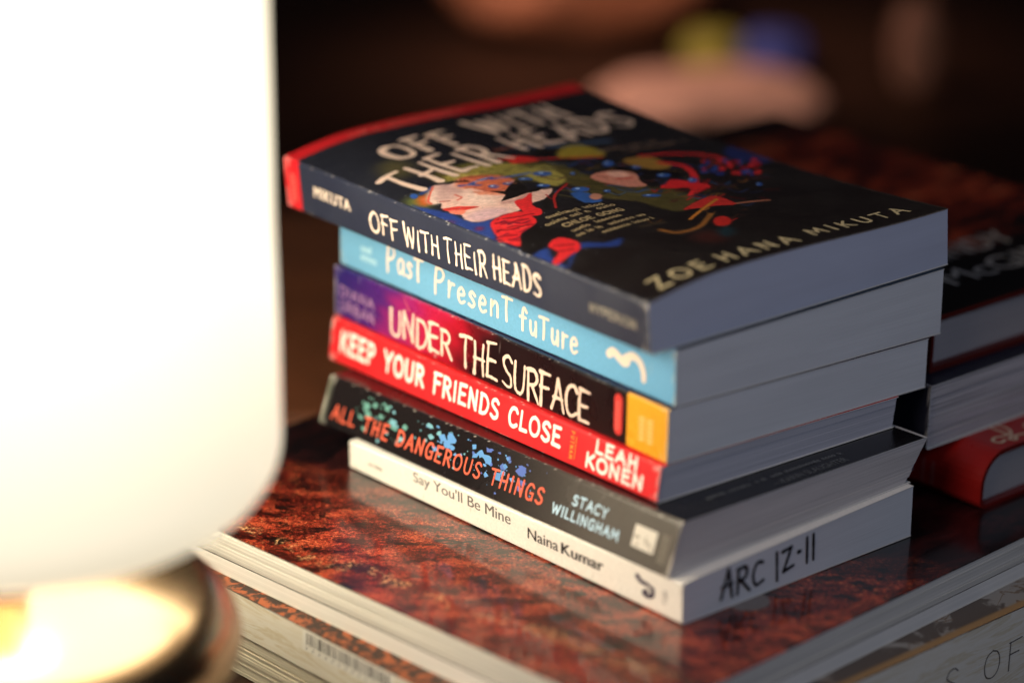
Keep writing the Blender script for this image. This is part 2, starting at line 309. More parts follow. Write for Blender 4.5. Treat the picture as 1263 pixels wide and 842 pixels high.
def rect(mb, x0, x1, y0, y1, surf, mat, n=6, off=.05, col=(1, 1, 1)):
    mb.grid(lambda a, b: surf(a, b, off), np.linspace(x0, x1, n + 1), np.linspace(y0, y1, 3), mat, colfn=lambda a, b: col)
SHADE_LO, SHADE_HI, SHADE_HOT = 0.76, 1.8, 13.0
ART=[
('p',[(24.8,170.4),(21.4,167.4),(17.7,166.6),(14.7,168.2),(12.9,171.7),(12.7,176.3),(14.1,180.9),(16.9,184.6),(20.4,186.5),(24.0,186.3),(26.7,183.9),(27.9,179.8),(27.2,174.9)],(78,72,50),6),
('p',[(7.1,137.0),(4.6,134.7),(2.0,133.9),(-0.1,134.9),(-1.6,136.9),(-1.5,140.3),(0.2,144.3),(2.4,147.2),(5.0,148.7),(7.5,148.6),(9.2,146.9),(9.7,143.9),(9.0,140.3)],(105,115,60),5),
('p',[(61.5,147.8),(65.0,147.7),(68.7,145.8),(71.7,143.0),(73.7,139.4),(74.9,135.0),(75.4,130.3),(74.8,125.7),(73.7,120.8),(73.0,116.1),(73.4,111.4),(74.3,106.7),(75.5,102.5),(76.7,98.8),(78.1,95.5),(80.2,92.8),(83.4,91.6),(87.2,91.0),(90.0,88.9),(91.5,83.8),(92.0,77.1),(90.5,71.3),(85.6,66.7),(78.8,63.0),(73.5,61.3),(70.9,62.0),(69.6,64.5),(68.6,67.9),(68.0,72.4),(67.6,77.9),(66.6,82.6),(64.2,85.8),(61.1,88.3),(59.0,91.2),(58.5,94.6),(58.9,98.3),(59.3,102.8),(59.5,108.6),(59.7,115.3),(59.1,121.6),(56.8,127.1),(53.7,132.2),(52.3,136.8),(54.1,141.3),(57.7,145.5)],(80,72,42),2),
('p',[(21.3,155.2),(23.3,160.1),(31.2,160.9),(39.3,161.3),(44.4,161.5),(48.7,160.5),(52.9,158.6),(56.9,155.9),(60.7,152.5),(64.4,148.7),(68.7,144.6),(72.9,140.3),(75.8,135.7),(76.1,131.1),(75.0,126.3),(75.2,120.4),(78.4,111.9),(82.9,102.4),(85.5,94.8),(84.9,90.1),(82.4,87.4),(78.6,87.2),(72.5,90.7),(65.2,96.8),(60.1,103.0),(60.6,107.4),(63.1,111.7),(60.7,117.9),(47.2,128.4),(30.4,142.6)],(80,72,42),2),
('p',[(26.9,154.0),(37.8,156.4),(49.8,154.7),(60.5,149.1),(61.2,138.8),(65.5,132.0),(53.1,117.3),(51.8,124.0),(53.2,136.5),(43.2,142.2),(35.2,147.1),(27.9,147.0),(24.4,149.2)],(165,152,78),2),
('s',[(34.1,154.0),(46.8,151.1),(59.3,143.9)],(110,100,48),0.9,0.8),
('s',[(33.2,149.1),(46.1,145.7),(59.1,136.3),(61.3,127.0)],(190,178,100),0.8,0.8),
('s',[(27.2,150.6),(37.4,149.9),(47.6,147.5)],(120,112,55),0.9,0.8),
('p',[(59.2,137.2),(62.1,137.1),(65.2,135.8),(67.1,133.6),(67.4,130.0),(66.4,125.4),(64.5,121.5),(61.1,118.1),(56.8,115.5),(53.7,115.2),(52.4,118.7),(52.2,124.5),(52.8,129.6),(54.3,133.0),(56.6,135.7)],(165,152,78),1.2),
('s',[(42.8,146.0),(50.6,143.9),(55.1,137.7)],(90,84,48),0.43545591408831735,0.5),
('s',[(55.2,139.8),(61.4,138.0),(65.3,133.5)],(196,184,104),0.3908017418713277,0.5),
('s',[(52.7,136.4),(58.6,138.7),(60.0,135.7)],(120,120,70),0.6825121460631729,0.5),
('s',[(48.3,140.8),(54.9,137.8),(58.2,131.0)],(196,184,104),0.6198281382287827,0.5),
('s',[(56.3,142.6),(62.4,141.0),(65.3,135.4)],(140,128,60),0.5748979184930563,0.5),
('s',[(50.8,143.0),(57.7,144.7),(60.2,141.2)],(104,94,44),0.6685143296740772,0.5),
('s',[(42.4,154.0),(46.7,152.5),(50.7,150.6)],(176,150,66),0.398511397324224,0.5),
('s',[(43.6,157.0),(48.4,158.3),(47.6,152.6)],(104,94,44),0.56149427420615,0.5),
('s',[(62.2,137.5),(67.5,138.8),(69.3,136.0)],(140,128,60),0.5016017764003193,0.5),
('s',[(44.9,157.3),(51.9,158.2),(51.7,150.2)],(120,120,70),0.3954708390305173,0.5),
('s',[(28.6,152.4),(33.0,152.1),(33.9,147.3)],(196,184,104),0.7933766326260001,0.5),
('s',[(54.8,141.4),(60.6,140.9),(65.2,139.1)],(104,94,44),0.4714077397357692,0.5),
('s',[(56.6,131.4),(63.4,132.8),(63.1,125.7)],(176,150,66),0.7981260741835059,0.5),
('s',[(47.4,142.5),(50.9,142.1),(52.5,139.2)],(104,94,44),0.6977103603977705,0.5),
('s',[(42.1,152.7),(45.5,151.9),(47.9,149.7)],(196,184,104),0.3569790830506215,0.5),
('s',[(39.4,147.0),(44.3,147.6),(46.6,144.8)],(196,184,104),0.739936550511,0.5),
('s',[(39.1,158.1),(47.7,157.0),(50.2,148.4)],(196,184,104),0.42131406950012573,0.5),
('s',[(48.5,142.3),(55.3,140.8),(59.0,135.5)],(104,94,44),0.539655750776311,0.5),
('s',[(38.1,161.6),(45.3,158.5),(51.3,153.7)],(140,128,60),0.5393668861737327,0.5),
('s',[(58.4,137.5),(66.3,138.5),(70.1,134.6)],(196,184,104),0.4527783517963063,0.5),
('s',[(42.7,139.4),(48.7,137.6),(54.1,134.9)],(196,184,104),0.6870433003266055,0.5),
('s',[(32.9,157.2),(36.6,155.4),(38.5,151.3)],(90,84,48),0.6074762403061934,0.5),
('s',[(35.2,156.3),(43.9,155.6),(47.4,148.4)],(120,120,70),0.584872536085532,0.5),
('s',[(58.5,135.1),(66.9,133.6),(70.9,126.9)],(140,128,60),0.7832469561330515,0.5),
('s',[(29.2,155.5),(35.1,154.7),(36.3,147.8)],(104,94,44),0.38386830504157277,0.5),
('s',[(43.6,141.3),(52.1,140.2),(56.6,134.2)],(140,128,60),0.5083253434912642,0.5),
('s',[(46.1,135.9),(53.6,133.9),(59.2,129.5)],(176,150,66),0.6077633742730293,0.5),
('s',[(50.5,144.9),(57.6,144.5),(58.6,136.8)],(120,120,70),0.402011154197119,0.5),
('s',[(38.4,152.5),(44.9,153.5),(46.5,148.4)],(176,150,66),0.5482351229204238,0.5),
('s',[(61.5,145.2),(67.9,142.7),(73.7,139.3)],(176,150,66),0.3600307986408452,0.5),
('s',[(65.2,142.4),(73.7,142.1),(77.3,135.9)],(104,94,44),0.5155781078000716,0.5),
('s',[(32.8,152.6),(39.3,152.0),(40.7,145.2)],(176,150,66),0.5742399688905262,0.5),
('s',[(38.0,153.1),(43.5,153.4),(46.0,150.0)],(196,184,104),0.7461210131375877,0.5),
('s',[(40.4,147.2),(44.9,145.8),(47.7,142.3)],(104,94,44),0.670047992682923,0.5),
('s',[(62.7,140.0),(68.0,140.5),(68.5,135.4)],(196,184,104),0.723903264003196,0.5),
('s',[(41.1,148.2),(48.5,147.5),(52.6,142.9)],(90,84,48),0.5536148022424862,0.5),
('s',[(37.2,162.4),(43.6,158.9),(49.7,155.0)],(90,84,48),0.5093966218759391,0.5),
('s',[(49.0,141.7),(55.7,140.4),(58.0,133.7)],(140,128,60),0.45683405399817545,0.5),
('s',[(39.1,160.6),(45.6,159.2),(49.4,154.4)],(120,120,70),0.6379621268311382,0.5),
('s',[(46.0,155.1),(51.9,156.4),(51.6,149.9)],(120,120,70),0.354845000727273,0.5),
('s',[(41.6,143.3),(45.9,142.8),(47.3,138.6)],(120,120,70),0.7760684578432913,0.5),
('s',[(39.1,138.6),(44.8,139.8),(45.9,135.6)],(196,184,104),0.3892443469518199,0.5),
('s',[(56.3,133.4),(61.3,133.9),(63.1,130.7)],(104,94,44),0.5195612460189005,0.5),
('s',[(42.6,138.7),(51.2,138.5),(53.7,131.0)],(120,120,70),0.7920502315625733,0.5),
('s',[(28.9,150.4),(36.4,149.0),(37.6,139.8)],(196,184,104),0.7549926815599215,0.5),
('s',[(54.7,128.5),(62.1,128.9),(63.5,122.1)],(120,120,70),0.7351025581884505,0.5),
('s',[(74.6,118.8),(76.9,114.0),(77.5,107.2)],(110,96,54),1.1438306571534818,0.7),
('s',[(52.0,103.1),(55.7,100.1),(55.6,92.8)],(96,86,50),0.8293933928316302,0.7),
('s',[(85.9,79.6),(88.0,74.2),(90.9,69.6)],(110,96,54),0.9052657996446494,0.7),
('s',[(74.9,91.8),(77.1,87.0),(77.3,80.1)],(96,86,50),0.8659479071196206,0.7),
('s',[(86.7,92.7),(89.0,89.0),(87.8,81.6)],(96,86,50),0.7131192169751217,0.7),
('s',[(55.3,113.2),(56.9,109.0),(58.1,104.4)],(60,54,32),0.8522218726832795,0.7),
('s',[(88.1,113.3),(93.2,107.3),(98.0,101.0)],(60,54,32),0.8437283125911311,0.7),
('s',[(91.3,110.0),(94.7,105.6),(94.1,96.9)],(110,96,54),0.6884496530323789,0.7),
('s',[(79.4,114.2),(80.7,108.3),(81.6,102.0)],(110,96,54),0.8674872489426303,0.7),
('s',[(56.5,117.2),(57.8,114.7),(55.9,108.5)],(60,54,32),0.5249373989989953,0.7),
('s',[(67.3,126.1),(68.2,121.0),(71.2,118.2)],(110,96,54),0.5734198551608136,0.7),
('s',[(91.9,107.4),(95.7,103.7),(98.3,98.8)],(110,96,54),0.5162750062571119,0.7),
('s',[(70.9,91.7),(73.9,86.5),(74.7,78.8)],(96,86,50),0.8707333121547098,0.7),
('s',[(85.8,91.1),(91.3,86.6),(92.6,77.6)],(48,42,28),1.1318742709368057,0.7),
('s',[(67.9,113.7),(73.5,108.8),(74.1,98.1)],(60,54,32),0.5937525572052569,0.7),
('s',[(55.7,105.8),(58.6,103.2),(56.6,95.0)],(110,96,54),0.8802937340211501,0.7),
('s',[(88.7,106.0),(91.0,99.7),(96.8,97.3)],(48,42,28),1.1379610812267797,0.7),
('s',[(103.6,101.4),(105.5,95.6),(108.4,91.1)],(96,86,50),1.0619906093879528,0.7),
('s',[(82.2,116.7),(85.9,110.7),(87.6,102.6)],(110,96,54),0.6025883751563712,0.7),
('s',[(64.4,120.3),(67.0,112.5),(70.2,105.6)],(60,54,32),0.9058451380086061,0.7),
('s',[(52.2,110.1),(54.2,108.0),(53.4,102.7)],(110,96,54),0.8607009883835848,0.7),
('s',[(66.7,103.2),(66.5,99.0),(65.3,93.8)],(96,86,50),0.7855690957439369,0.7),
('s',[(68.6,111.0),(72.9,104.6),(79.1,100.4)],(60,54,32),0.7265877017768434,0.7),
('s',[(46.9,107.9),(49.7,100.3),(52.6,92.7)],(96,86,50),0.8530020744296192,0.7),
('s',[(87.4,82.6),(87.4,76.9),(88.4,72.3)],(96,86,50),1.0702492047373724,0.7),
('s',[(59.3,96.6),(62.9,89.9),(65.9,82.6)],(96,86,50),0.7840218554793308,0.7),
('s',[(92.7,109.0),(94.9,104.9),(98.5,102.4)],(48,42,28),1.193405361824471,0.7),
('s',[(102.1,104.9),(102.0,98.9),(105.6,97.0)],(96,86,50),0.9618328614852719,0.7),
('s',[(74.6,100.9),(75.0,94.5),(77.5,90.4)],(60,54,32),1.0332177927848856,0.7),
('s',[(106.6,103.7),(109.0,97.7),(113.7,94.1)],(110,96,54),0.8533329005190718,0.7),
('p',[(2.1,142.5),(5.2,128.6),(6.4,121.3),(5.8,113.2),(7.1,107.7),(12.6,105.1),(7.5,98.2),(1.4,87.8),(1.4,73.9),(-2.5,90.0),(-1.6,105.4),(-1.7,119.8),(-0.3,134.9)],(44,66,140),1.5),
('p',[(-0.9,65.1),(2.1,67.2),(6.1,67.9),(8.5,67.3),(7.9,64.8),(5.6,61.0),(3.8,57.2),(3.3,53.2),(3.2,49.2),(2.8,47.0),(1.8,47.3),(0.6,49.3),(-0.5,52.1),(-1.3,56.0),(-1.8,61.0)],(44,66,140),1.5),
('p',[(3.0,47.2),(5.4,48.9),(9.6,52.3),(13.3,54.8),(15.2,55.4),(16.6,55.0),(18.2,53.9),(20.6,51.3),(23.3,48.0),(25.9,46.1),(28.7,47.0),(31.4,49.3),(32.6,51.2),(30.9,51.7),(27.7,51.8),(24.8,52.6),(23.0,55.0),(21.4,58.0),(19.3,59.6),(16.1,58.9),(12.5,57.0),(9.4,54.7),(6.4,51.9),(3.8,48.7)],(38,58,128),1.5),
('p',[(2.1,115.1),(1.5,114.7),(0.8,114.8),(0.2,115.3),(-0.3,116.0),(-0.5,116.9),(-0.3,117.9),(0.2,118.5),(0.9,118.7),(1.6,118.4),(2.1,117.7),(2.4,116.8),(2.4,115.9)],(90,50,100),2),
('p',[(4.8,101.2),(4.2,100.8),(3.6,100.7),(3.1,101.1),(2.8,101.7),(2.8,102.5),(3.0,103.2),(3.5,103.8),(4.1,104.1),(4.6,104.0),(5.1,103.5),(5.3,102.7),(5.2,101.9)],(120,40,80),2),
('p',[(9.3,139.4),(7.7,137.8),(6.1,137.2),(4.8,137.6),(4.2,139.0),(4.4,141.0),(5.3,143.2),(6.8,145.0),(8.4,146.2),(9.9,146.3),(10.9,145.4),(11.1,143.7),(10.5,141.5)],(205,95,45),3),
('s',[(10.6,147.8),(17.6,149.3)],(38,66,130),2.2,0.6),
('p',[(8.6,147.0),(7.7,146.3),(6.9,146.0),(6.2,146.4),(5.8,147.2),(5.9,148.3),(6.3,149.4),(7.0,150.3),(7.8,150.8),(8.6,150.8),(9.2,150.2),(9.4,149.2),(9.1,148.1)],(48,88,170),0.4),
('p',[(18.0,149.8),(15.7,147.9),(13.0,145.1),(10.8,142.8),(9.4,141.4),(8.6,140.5),(7.9,139.5),(7.3,138.4),(6.9,137.3),(6.9,136.3),(7.6,135.5),(8.8,134.9),(9.6,134.2),(9.7,133.6),(9.4,132.9),(9.0,132.3),(8.4,131.8),(7.6,131.2),(7.0,130.6),(6.9,129.6),(6.9,128.6),(7.0,127.5),(6.9,126.4),(6.9,125.4),(6.8,124.4),(6.6,123.8),(6.3,123.3),(6.2,122.6),(6.7,121.4),(7.3,120.0),(7.7,118.6),(7.3,117.2),(6.7,115.8),(6.2,114.5),(6.0,113.2),(6.0,112.0),(6.2,110.8),(6.4,109.8),(6.8,108.9),(7.4,108.1),(8.3,107.3),(9.3,106.6),(10.4,106.1),(11.6,105.7),(12.9,105.4),(14.3,105.1),(15.5,104.8),(16.8,104.6),(18.2,104.2),(19.9,103.6),(21.9,103.0),(24.0,102.7),(26.4,103.2),(29.1,104.2),(31.8,105.0),(34.3,105.1),(36.7,105.0),(39.2,105.4),(41.8,106.5),(44.4,108.1),(46.7,109.7),(48.8,111.6),(50.5,113.5),(51.1,114.9),(49.8,115.5),(47.3,115.7),(45.0,115.8),(42.8,115.5),(40.7,115.2),(39.9,116.1),(41.6,119.2),(44.7,123.6),(46.2,128.2),(44.9,132.8),(42.1,137.6),(39.2,141.6),(36.3,144.4),(33.3,146.4),(30.8,147.6),(29.1,147.9),(27.7,147.3),(26.5,146.7),(25.3,146.2),(24.3,145.7),(23.3,145.7),(22.4,146.4),(21.6,147.5),(20.7,148.4),(20.0,149.3),(19.3,150.0)],(228,186,176),0.5),
('p',[(16.4,148.1),(18.3,148.6),(19.9,147.8),(21.1,146.6),(21.9,145.1),(22.3,143.1),(21.9,140.8),(20.3,138.1),(18.1,135.2),(16.0,133.5),(14.2,133.6),(12.4,134.7),(11.0,135.9),(9.6,136.5),(8.5,137.1),(8.6,138.5),(10.5,141.5),(13.6,145.4)],(208,170,166),2.5),
('s',[(14.3,145.4),(9.5,139.9),(8.9,136.2)],(236,206,196),3.2,2.2),
('s',[(21.1,146.6),(21.3,141.6),(21.1,136.1)],(188,150,150),3,2.4),
('p',[(22.0,135.0),(23.8,133.3),(25.5,129.6),(26.4,125.8),(26.2,122.0),(25.3,118.0),(24.0,115.6),(22.1,115.8),(19.7,117.6),(17.9,119.7),(16.7,121.6),(15.9,123.7),(16.0,126.0),(17.4,129.5),(19.8,133.2)],(240,206,196),4),
('s',[(25.5,113.8),(30.4,111.9),(38.0,113.9)],(190,140,136),2.4,2),
('s',[(8.4,107.9),(14.4,105.3),(19.5,104.4)],(180,136,140),1.6,1.4),
('p',[(7.8,115.7),(10.4,116.3),(14.2,115.9),(17.5,114.8),(20.0,112.3),(22.0,109.0),(22.4,106.5),(20.4,105.6),(17.0,105.6),(13.9,106.0),(11.4,106.5),(9.2,107.2),(7.8,108.5),(7.0,110.9),(6.8,113.8)],(210,172,180),2.5),
('s',[(17.7,149.2),(10.8,142.8),(7.8,139.3),(7.2,136.5)],(225,90,70),0.8,0.4),
('s',[(10.5,135.3),(13.2,132.8)],(170,60,60),0.7,0.4),
('s',[(18.3,135.6),(18.2,131.4),(15.6,130.7)],(222,110,100),0.9,0.5),
('p',[(27.5,146.5),(29.1,147.6),(31.1,148.1),(33.4,147.9),(36.6,146.5),(40.3,144.5),(43.2,142.2),(45.2,139.4),(46.4,136.3),(46.1,133.1),(43.7,129.5),(40.0,125.9),(36.6,123.7),(33.7,123.5),(31.1,124.6),(29.2,126.4),(28.4,129.0),(28.3,132.3),(27.9,135.1),(26.5,136.9),(24.9,138.3),(24.1,139.9),(24.6,142.2),(25.9,144.6)],(214,112,82),2),
('s',[(25.0,128.5),(31.4,120.3)],(240,150,120),1.6,0.9),
('s',[(24.9,131.3),(32.3,122.2)],(225,120,90),1.2,0.9),
('s',[(25.1,146.8),(27.4,145.6),(30.8,142.8)],(24,20,22),1.5,0.4),
('s',[(25.1,141.6),(28.6,138.9),(31.5,135.8)],(48,88,170),1.5,0.4),
('s',[(29.1,139.5),(35.1,140.4),(40.5,139.9)],(48,88,170),2.0,0.4),
('s',[(39.4,138.5),(46.9,136.3),(57.0,135.3)],(48,88,170),1.6,0.4),
('p',[(35.9,129.1),(35.1,128.5),(34.1,128.5),(33.1,128.9),(32.4,129.8),(32.1,130.9),(32.3,131.9),(32.9,132.7),(33.8,133.0),(34.8,132.8),(35.7,132.1),(36.2,131.1),(36.3,130.0)],(48,88,170),0.4),
('p',[(34.6,131.2),(34.4,131.0),(34.1,131.0),(33.8,131.1),(33.6,131.4),(33.5,131.7),(33.5,132.0),(33.7,132.3),(34.0,132.4),(34.3,132.3),(34.5,132.1),(34.7,131.8),(34.7,131.5)],(190,215,245),0.3),
('p',[(44.1,127.0),(43.2,126.5),(41.9,126.6),(40.5,127.2),(39.4,128.3),(38.8,129.5),(38.8,130.7),(39.4,131.4),(40.5,131.6),(41.9,131.3),(43.2,130.4),(44.1,129.2),(44.4,128.0)],(48,88,170),0.4),
('p',[(41.9,129.5),(41.7,129.4),(41.3,129.4),(40.9,129.6),(40.5,129.9),(40.3,130.3),(40.3,130.6),(40.5,130.9),(40.9,130.9),(41.3,130.8),(41.7,130.5),(41.9,130.2),(42.0,129.8)],(190,215,245),0.3),
('p',[(63.2,129.5),(62.0,128.7),(60.3,128.6),(58.6,129.2),(57.3,130.3),(56.6,131.8),(56.6,133.2),(57.5,134.3),(59.0,134.7),(60.8,134.5),(62.4,133.6),(63.4,132.3),(63.8,130.8)],(48,88,170),0.4),
('p',[(60.7,132.3),(60.3,132.1),(59.8,132.0),(59.3,132.2),(58.9,132.6),(58.7,133.0),(58.7,133.4),(59.0,133.7),(59.4,133.9),(59.9,133.8),(60.4,133.5),(60.7,133.1),(60.8,132.7)],(190,215,245),0.3),
('p',[(52.6,117.3),(51.7,116.7),(50.5,116.6),(49.2,117.1),(48.3,118.0),(47.8,119.1),(47.8,120.2),(48.5,120.9),(49.6,121.3),(50.8,121.1),(52.0,120.4),(52.7,119.3),(53.0,118.2)],(48,88,170),0.4),
('p',[(50.7,119.4),(50.5,119.2),(50.1,119.2),(49.7,119.4),(49.4,119.6),(49.3,120.0),(49.3,120.3),(49.5,120.5),(49.8,120.6),(50.2,120.6),(50.6,120.3),(50.8,120.0),(50.9,119.7)],(190,215,245),0.3),
('p',[(52.8,128.0),(52.0,127.7),(50.8,127.8),(49.4,128.5),(48.2,129.5),(47.5,130.6),(47.4,131.6),(47.9,132.2),(48.9,132.3),(50.3,131.9),(51.6,131.1),(52.6,130.0),(53.0,128.9)],(48,88,170),0.4),
('p',[(50.5,130.4),(50.3,130.3),(49.9,130.3),(49.5,130.5),(49.1,130.8),(48.9,131.2),(48.9,131.5),(49.0,131.6),(49.4,131.7),(49.7,131.6),(50.1,131.3),(50.4,131.0),(50.6,130.6)],(190,215,245),0.3),
('s',[(31.8,139.9),(38.4,140.7)],(180,205,240),0.5,0.3),
('p',[(29.7,127.7),(33.9,123.4),(42.4,129.3),(46.5,131.4),(45.3,124.1),(42.2,119.0),(46.7,118.6),(49.8,117.2),(44.0,114.7),(39.4,115.6),(32.7,114.8),(25.6,115.5),(31.7,120.0)],(24,20,22),0.3),
('s',[(26.0,146.1),(26.6,148.1)],(24,20,22),0.5,0.3),
('s',[(27.3,145.4),(28.2,147.4)],(24,20,22),0.5,0.3),
('s',[(28.3,144.5),(29.6,146.6)],(24,20,22),0.5,0.3),
('s',[(29.5,143.6),(31.0,145.5)],(24,20,22),0.5,0.3),
('s',[(27.9,135.1),(29.6,128.3),(35.6,125.5)],(180,80,64),0.8,0.7),
('s',[(30.4,147.1),(36.1,145.3),(40.8,142.2)],(130,60,44),0.8,0.6),
('s',[(35.5,129.9),(37.3,129.9)],(226,120,92),0.6622573058034412,0.5),
('s',[(33.9,134.6),(37.0,132.0)],(240,150,120),0.5552050395141362,0.5),
('s',[(42.6,137.0),(44.7,134.8)],(240,150,120),0.4545692143742854,0.5),
('s',[(41.0,131.1),(43.8,128.0)],(240,150,120),0.4718313245334428,0.5),
('s',[(35.4,138.3),(38.0,137.4)],(226,120,92),0.4932970513555751,0.5),
('s',[(25.9,133.6),(27.9,130.9)],(240,150,120),0.3056049876585244,0.5),
('s',[(34.4,144.9),(35.5,143.4)],(170,70,60),0.32111658125383286,0.5),
('s',[(31.7,139.4),(33.7,137.0)],(226,120,92),0.3294017130064714,0.5),
('s',[(40.0,130.9),(41.4,128.4)],(190,84,60),0.31817357994127105,0.5),
('s',[(24.8,137.7),(28.3,135.7)],(190,84,60),0.5414493164611043,0.5),
('s',[(26.8,139.6),(29.3,138.6)],(240,150,120),0.4426788286212078,0.5),
('s',[(29.8,142.2),(31.5,141.4)],(226,120,92),0.5558372634119888,0.5),
('s',[(37.4,134.7),(39.6,132.0)],(190,84,60),0.6810539969507725,0.5),
('s',[(39.5,135.7),(40.3,134.0)],(226,120,92),0.40990208766314934,0.5),
('s',[(32.5,131.0),(35.8,129.8)],(226,120,92),0.6013398386223198,0.5),
('s',[(31.5,143.1),(33.9,139.5)],(240,150,120),0.5513638080978001,0.5),
('s',[(28.9,145.6),(31.0,145.9)],(190,84,60),0.5166592695662032,0.5),
('s',[(31.5,146.9),(34.0,144.7)],(226,120,92),0.4936038150744304,0.5),
('s',[(32.9,139.6),(35.8,138.8)],(240,150,120),0.6209010306590452,0.5),
('s',[(29.3,132.2),(31.6,129.2)],(170,70,60),0.469744133196237,0.5),
('s',[(26.9,135.2),(28.5,133.3)],(226,120,92),0.41635427042428685,0.5),
('s',[(33.6,127.7),(34.9,126.3)],(240,150,120),0.4848064985131567,0.5),
('s',[(30.4,137.4),(32.3,135.7)],(170,70,60),0.4195482695802934,0.5),
('s',[(42.0,137.5),(43.5,136.2)],(240,150,120),0.5780420044177926,0.5),
('s',[(30.5,132.2),(31.7,130.0)],(190,84,60),0.4431206573762392,0.5),
('s',[(38.0,134.1),(39.2,132.8)],(226,120,92),0.47519708135787014,0.5),
('p',[(6.4,129.1),(7.7,128.7),(9.6,127.4),(11.3,126.1),(12.3,125.2),(13.0,124.3),(13.7,123.2),(15.0,121.5),(16.3,119.6),(16.8,118.4),(15.9,118.4),(14.1,119.2),(12.3,120.0),(10.8,120.7),(9.4,121.6),(8.2,122.8),(7.2,125.0),(6.4,127.5)],(224,66,58),0.4),
('p',[(7.4,125.5),(8.8,124.3),(10.6,122.2),(11.5,120.5),(10.9,119.3),(9.4,118.5),(8.2,118.4),(7.3,119.4),(6.6,121.1),(6.3,122.6),(6.3,124.0),(6.7,125.2)],(236,128,108),0.6),
('s',[(7.0,127.9),(12.8,122.0),(16.4,118.6)],(150,30,40),0.35,0.3),
('p',[(35.9,102.8),(46.2,109.2),(33.4,94.0),(31.4,96.1)],(24,20,22),0.6),
('p',[(40.5,114.7),(38.2,111.7),(34.4,107.1),(31.6,103.3),(30.9,100.7),(31.0,98.6),(30.8,96.8),(29.7,95.0),(28.3,93.5),(26.9,92.8),(25.5,93.3),(24.1,94.6),(23.3,96.2),(23.5,98.2),(24.3,100.4),(25.3,102.9),(26.4,105.9),(27.7,109.2),(29.1,111.5),(30.7,112.1),(32.5,111.7),(34.4,111.7),(36.8,113.0),(39.5,114.7)],(222,44,50),0.4),
('p',[(17.4,103.9),(19.8,103.6),(22.4,103.0),(24.2,101.5),(24.6,98.4),(24.1,94.4),(23.1,91.1),(21.9,89.0),(20.2,87.7),(18.2,86.6),(15.8,86.1),(13.1,85.9),(10.5,84.9),(7.9,82.1),(5.5,78.5),(3.7,76.6),(2.7,77.7),(2.3,80.3),(2.2,83.2),(2.4,85.7),(2.9,88.5),(3.7,91.4),(5.0,94.6),(6.6,98.0),(8.1,100.7),(9.5,102.4),(10.7,103.3),(12.2,103.9),(13.8,104.2),(15.5,104.2)],(222,44,50),0.6),
('s',[(17.4,92.0),(18.7,91.7),(20.2,91.7)],(90,20,50),0.5489831302357634,0.5),
('s',[(12.6,95.8),(13.9,95.4),(14.7,94.4)],(244,84,80),0.8432994688919396,0.5),
('s',[(12.3,95.2),(13.5,95.3),(13.6,94.0)],(150,22,34),0.8553684120820576,0.5),
('s',[(18.5,91.6),(19.6,91.8),(20.1,91.4)],(90,20,50),0.5775275109697106,0.5),
('s',[(2.0,90.3),(3.4,89.9),(4.0,88.4)],(90,20,50),0.4504276990943602,0.5),
('s',[(4.2,91.6),(5.7,90.2),(7.5,89.1)],(244,84,80),0.45846965199317724,0.5),
('s',[(15.5,89.3),(17.2,88.6),(18.9,87.9)],(110,16,30),0.858825582827941,0.5),
('s',[(13.4,96.0),(15.4,95.1),(16.7,93.2)],(90,20,50),0.8828690218371233,0.5),
('s',[(6.1,94.1),(7.3,94.4),(8.2,94.4)],(110,16,30),0.9121024236255953,0.5),
('s',[(12.3,89.3),(14.1,88.8),(15.0,87.0)],(232,60,60),0.9493374711849814,0.5),
('s',[(15.1,101.4),(16.9,101.0),(17.6,99.2)],(232,60,60),0.6549671032834263,0.5),
('s',[(2.2,84.5),(3.0,84.4),(3.2,83.4)],(244,84,80),0.8655610185253473,0.5),
('s',[(16.3,104.4),(17.9,104.0),(19.3,103.6)],(150,22,34),0.5875303273290808,0.5),
('s',[(11.4,97.9),(13.0,97.4),(13.9,96.0)],(90,20,50),0.5343755935517837,0.5),
('s',[(12.6,99.7),(13.9,99.8),(14.2,98.6)],(90,20,50),0.9651977963021177,0.5),
('s',[(6.1,83.7),(7.5,83.2),(9.0,82.8)],(90,20,50),0.8630082352028161,0.5),
('s',[(2.3,89.0),(3.4,88.4),(3.9,87.0)],(232,60,60),0.9856172555428127,0.5),
('s',[(21.7,97.5),(24.0,96.9),(25.7,95.7)],(110,16,30),0.6700113063906417,0.5),
('s',[(10.7,96.0),(12.5,95.0),(14.2,93.8)],(244,84,80),0.5556540023152772,0.5),
('s',[(14.3,86.8),(16.3,86.6),(16.7,84.5)],(90,20,50),0.43176476277703063,0.5),
('s',[(17.6,97.3),(19.2,97.6),(19.1,95.9)],(244,84,80),0.4494558946120487,0.5),
('s',[(6.1,89.8),(7.1,89.8),(7.6,89.1)],(90,20,50),0.7260453709543295,0.5),
('s',[(19.9,101.5),(20.9,101.3),(22.1,101.2)],(232,60,60),0.5250449823016907,0.5),
('s',[(11.4,90.4),(12.8,90.6),(13.0,89.4)],(110,16,30),0.6432768318475415,0.5),
('s',[(3.8,80.8),(5.1,79.7),(5.9,78.0)],(244,84,80),0.4634512111589058,0.5),
('s',[(11.3,93.5),(13.4,92.6),(14.8,90.8)],(150,22,34),0.9182073788812462,0.5),
('s',[(13.7,89.5),(14.7,88.9),(16.1,88.9)],(244,84,80),0.9409198833230142,0.5),
('s',[(6.6,93.0),(8.6,92.1),(10.3,90.8)],(232,60,60),0.7333500579000509,0.5),
('s',[(13.3,102.8),(14.5,102.1),(15.3,101.1)],(110,16,30),0.7376849895856632,0.5),
('s',[(16.3,92.3),(17.8,91.1),(18.9,89.3)],(150,22,34),0.47886356418294623,0.5),
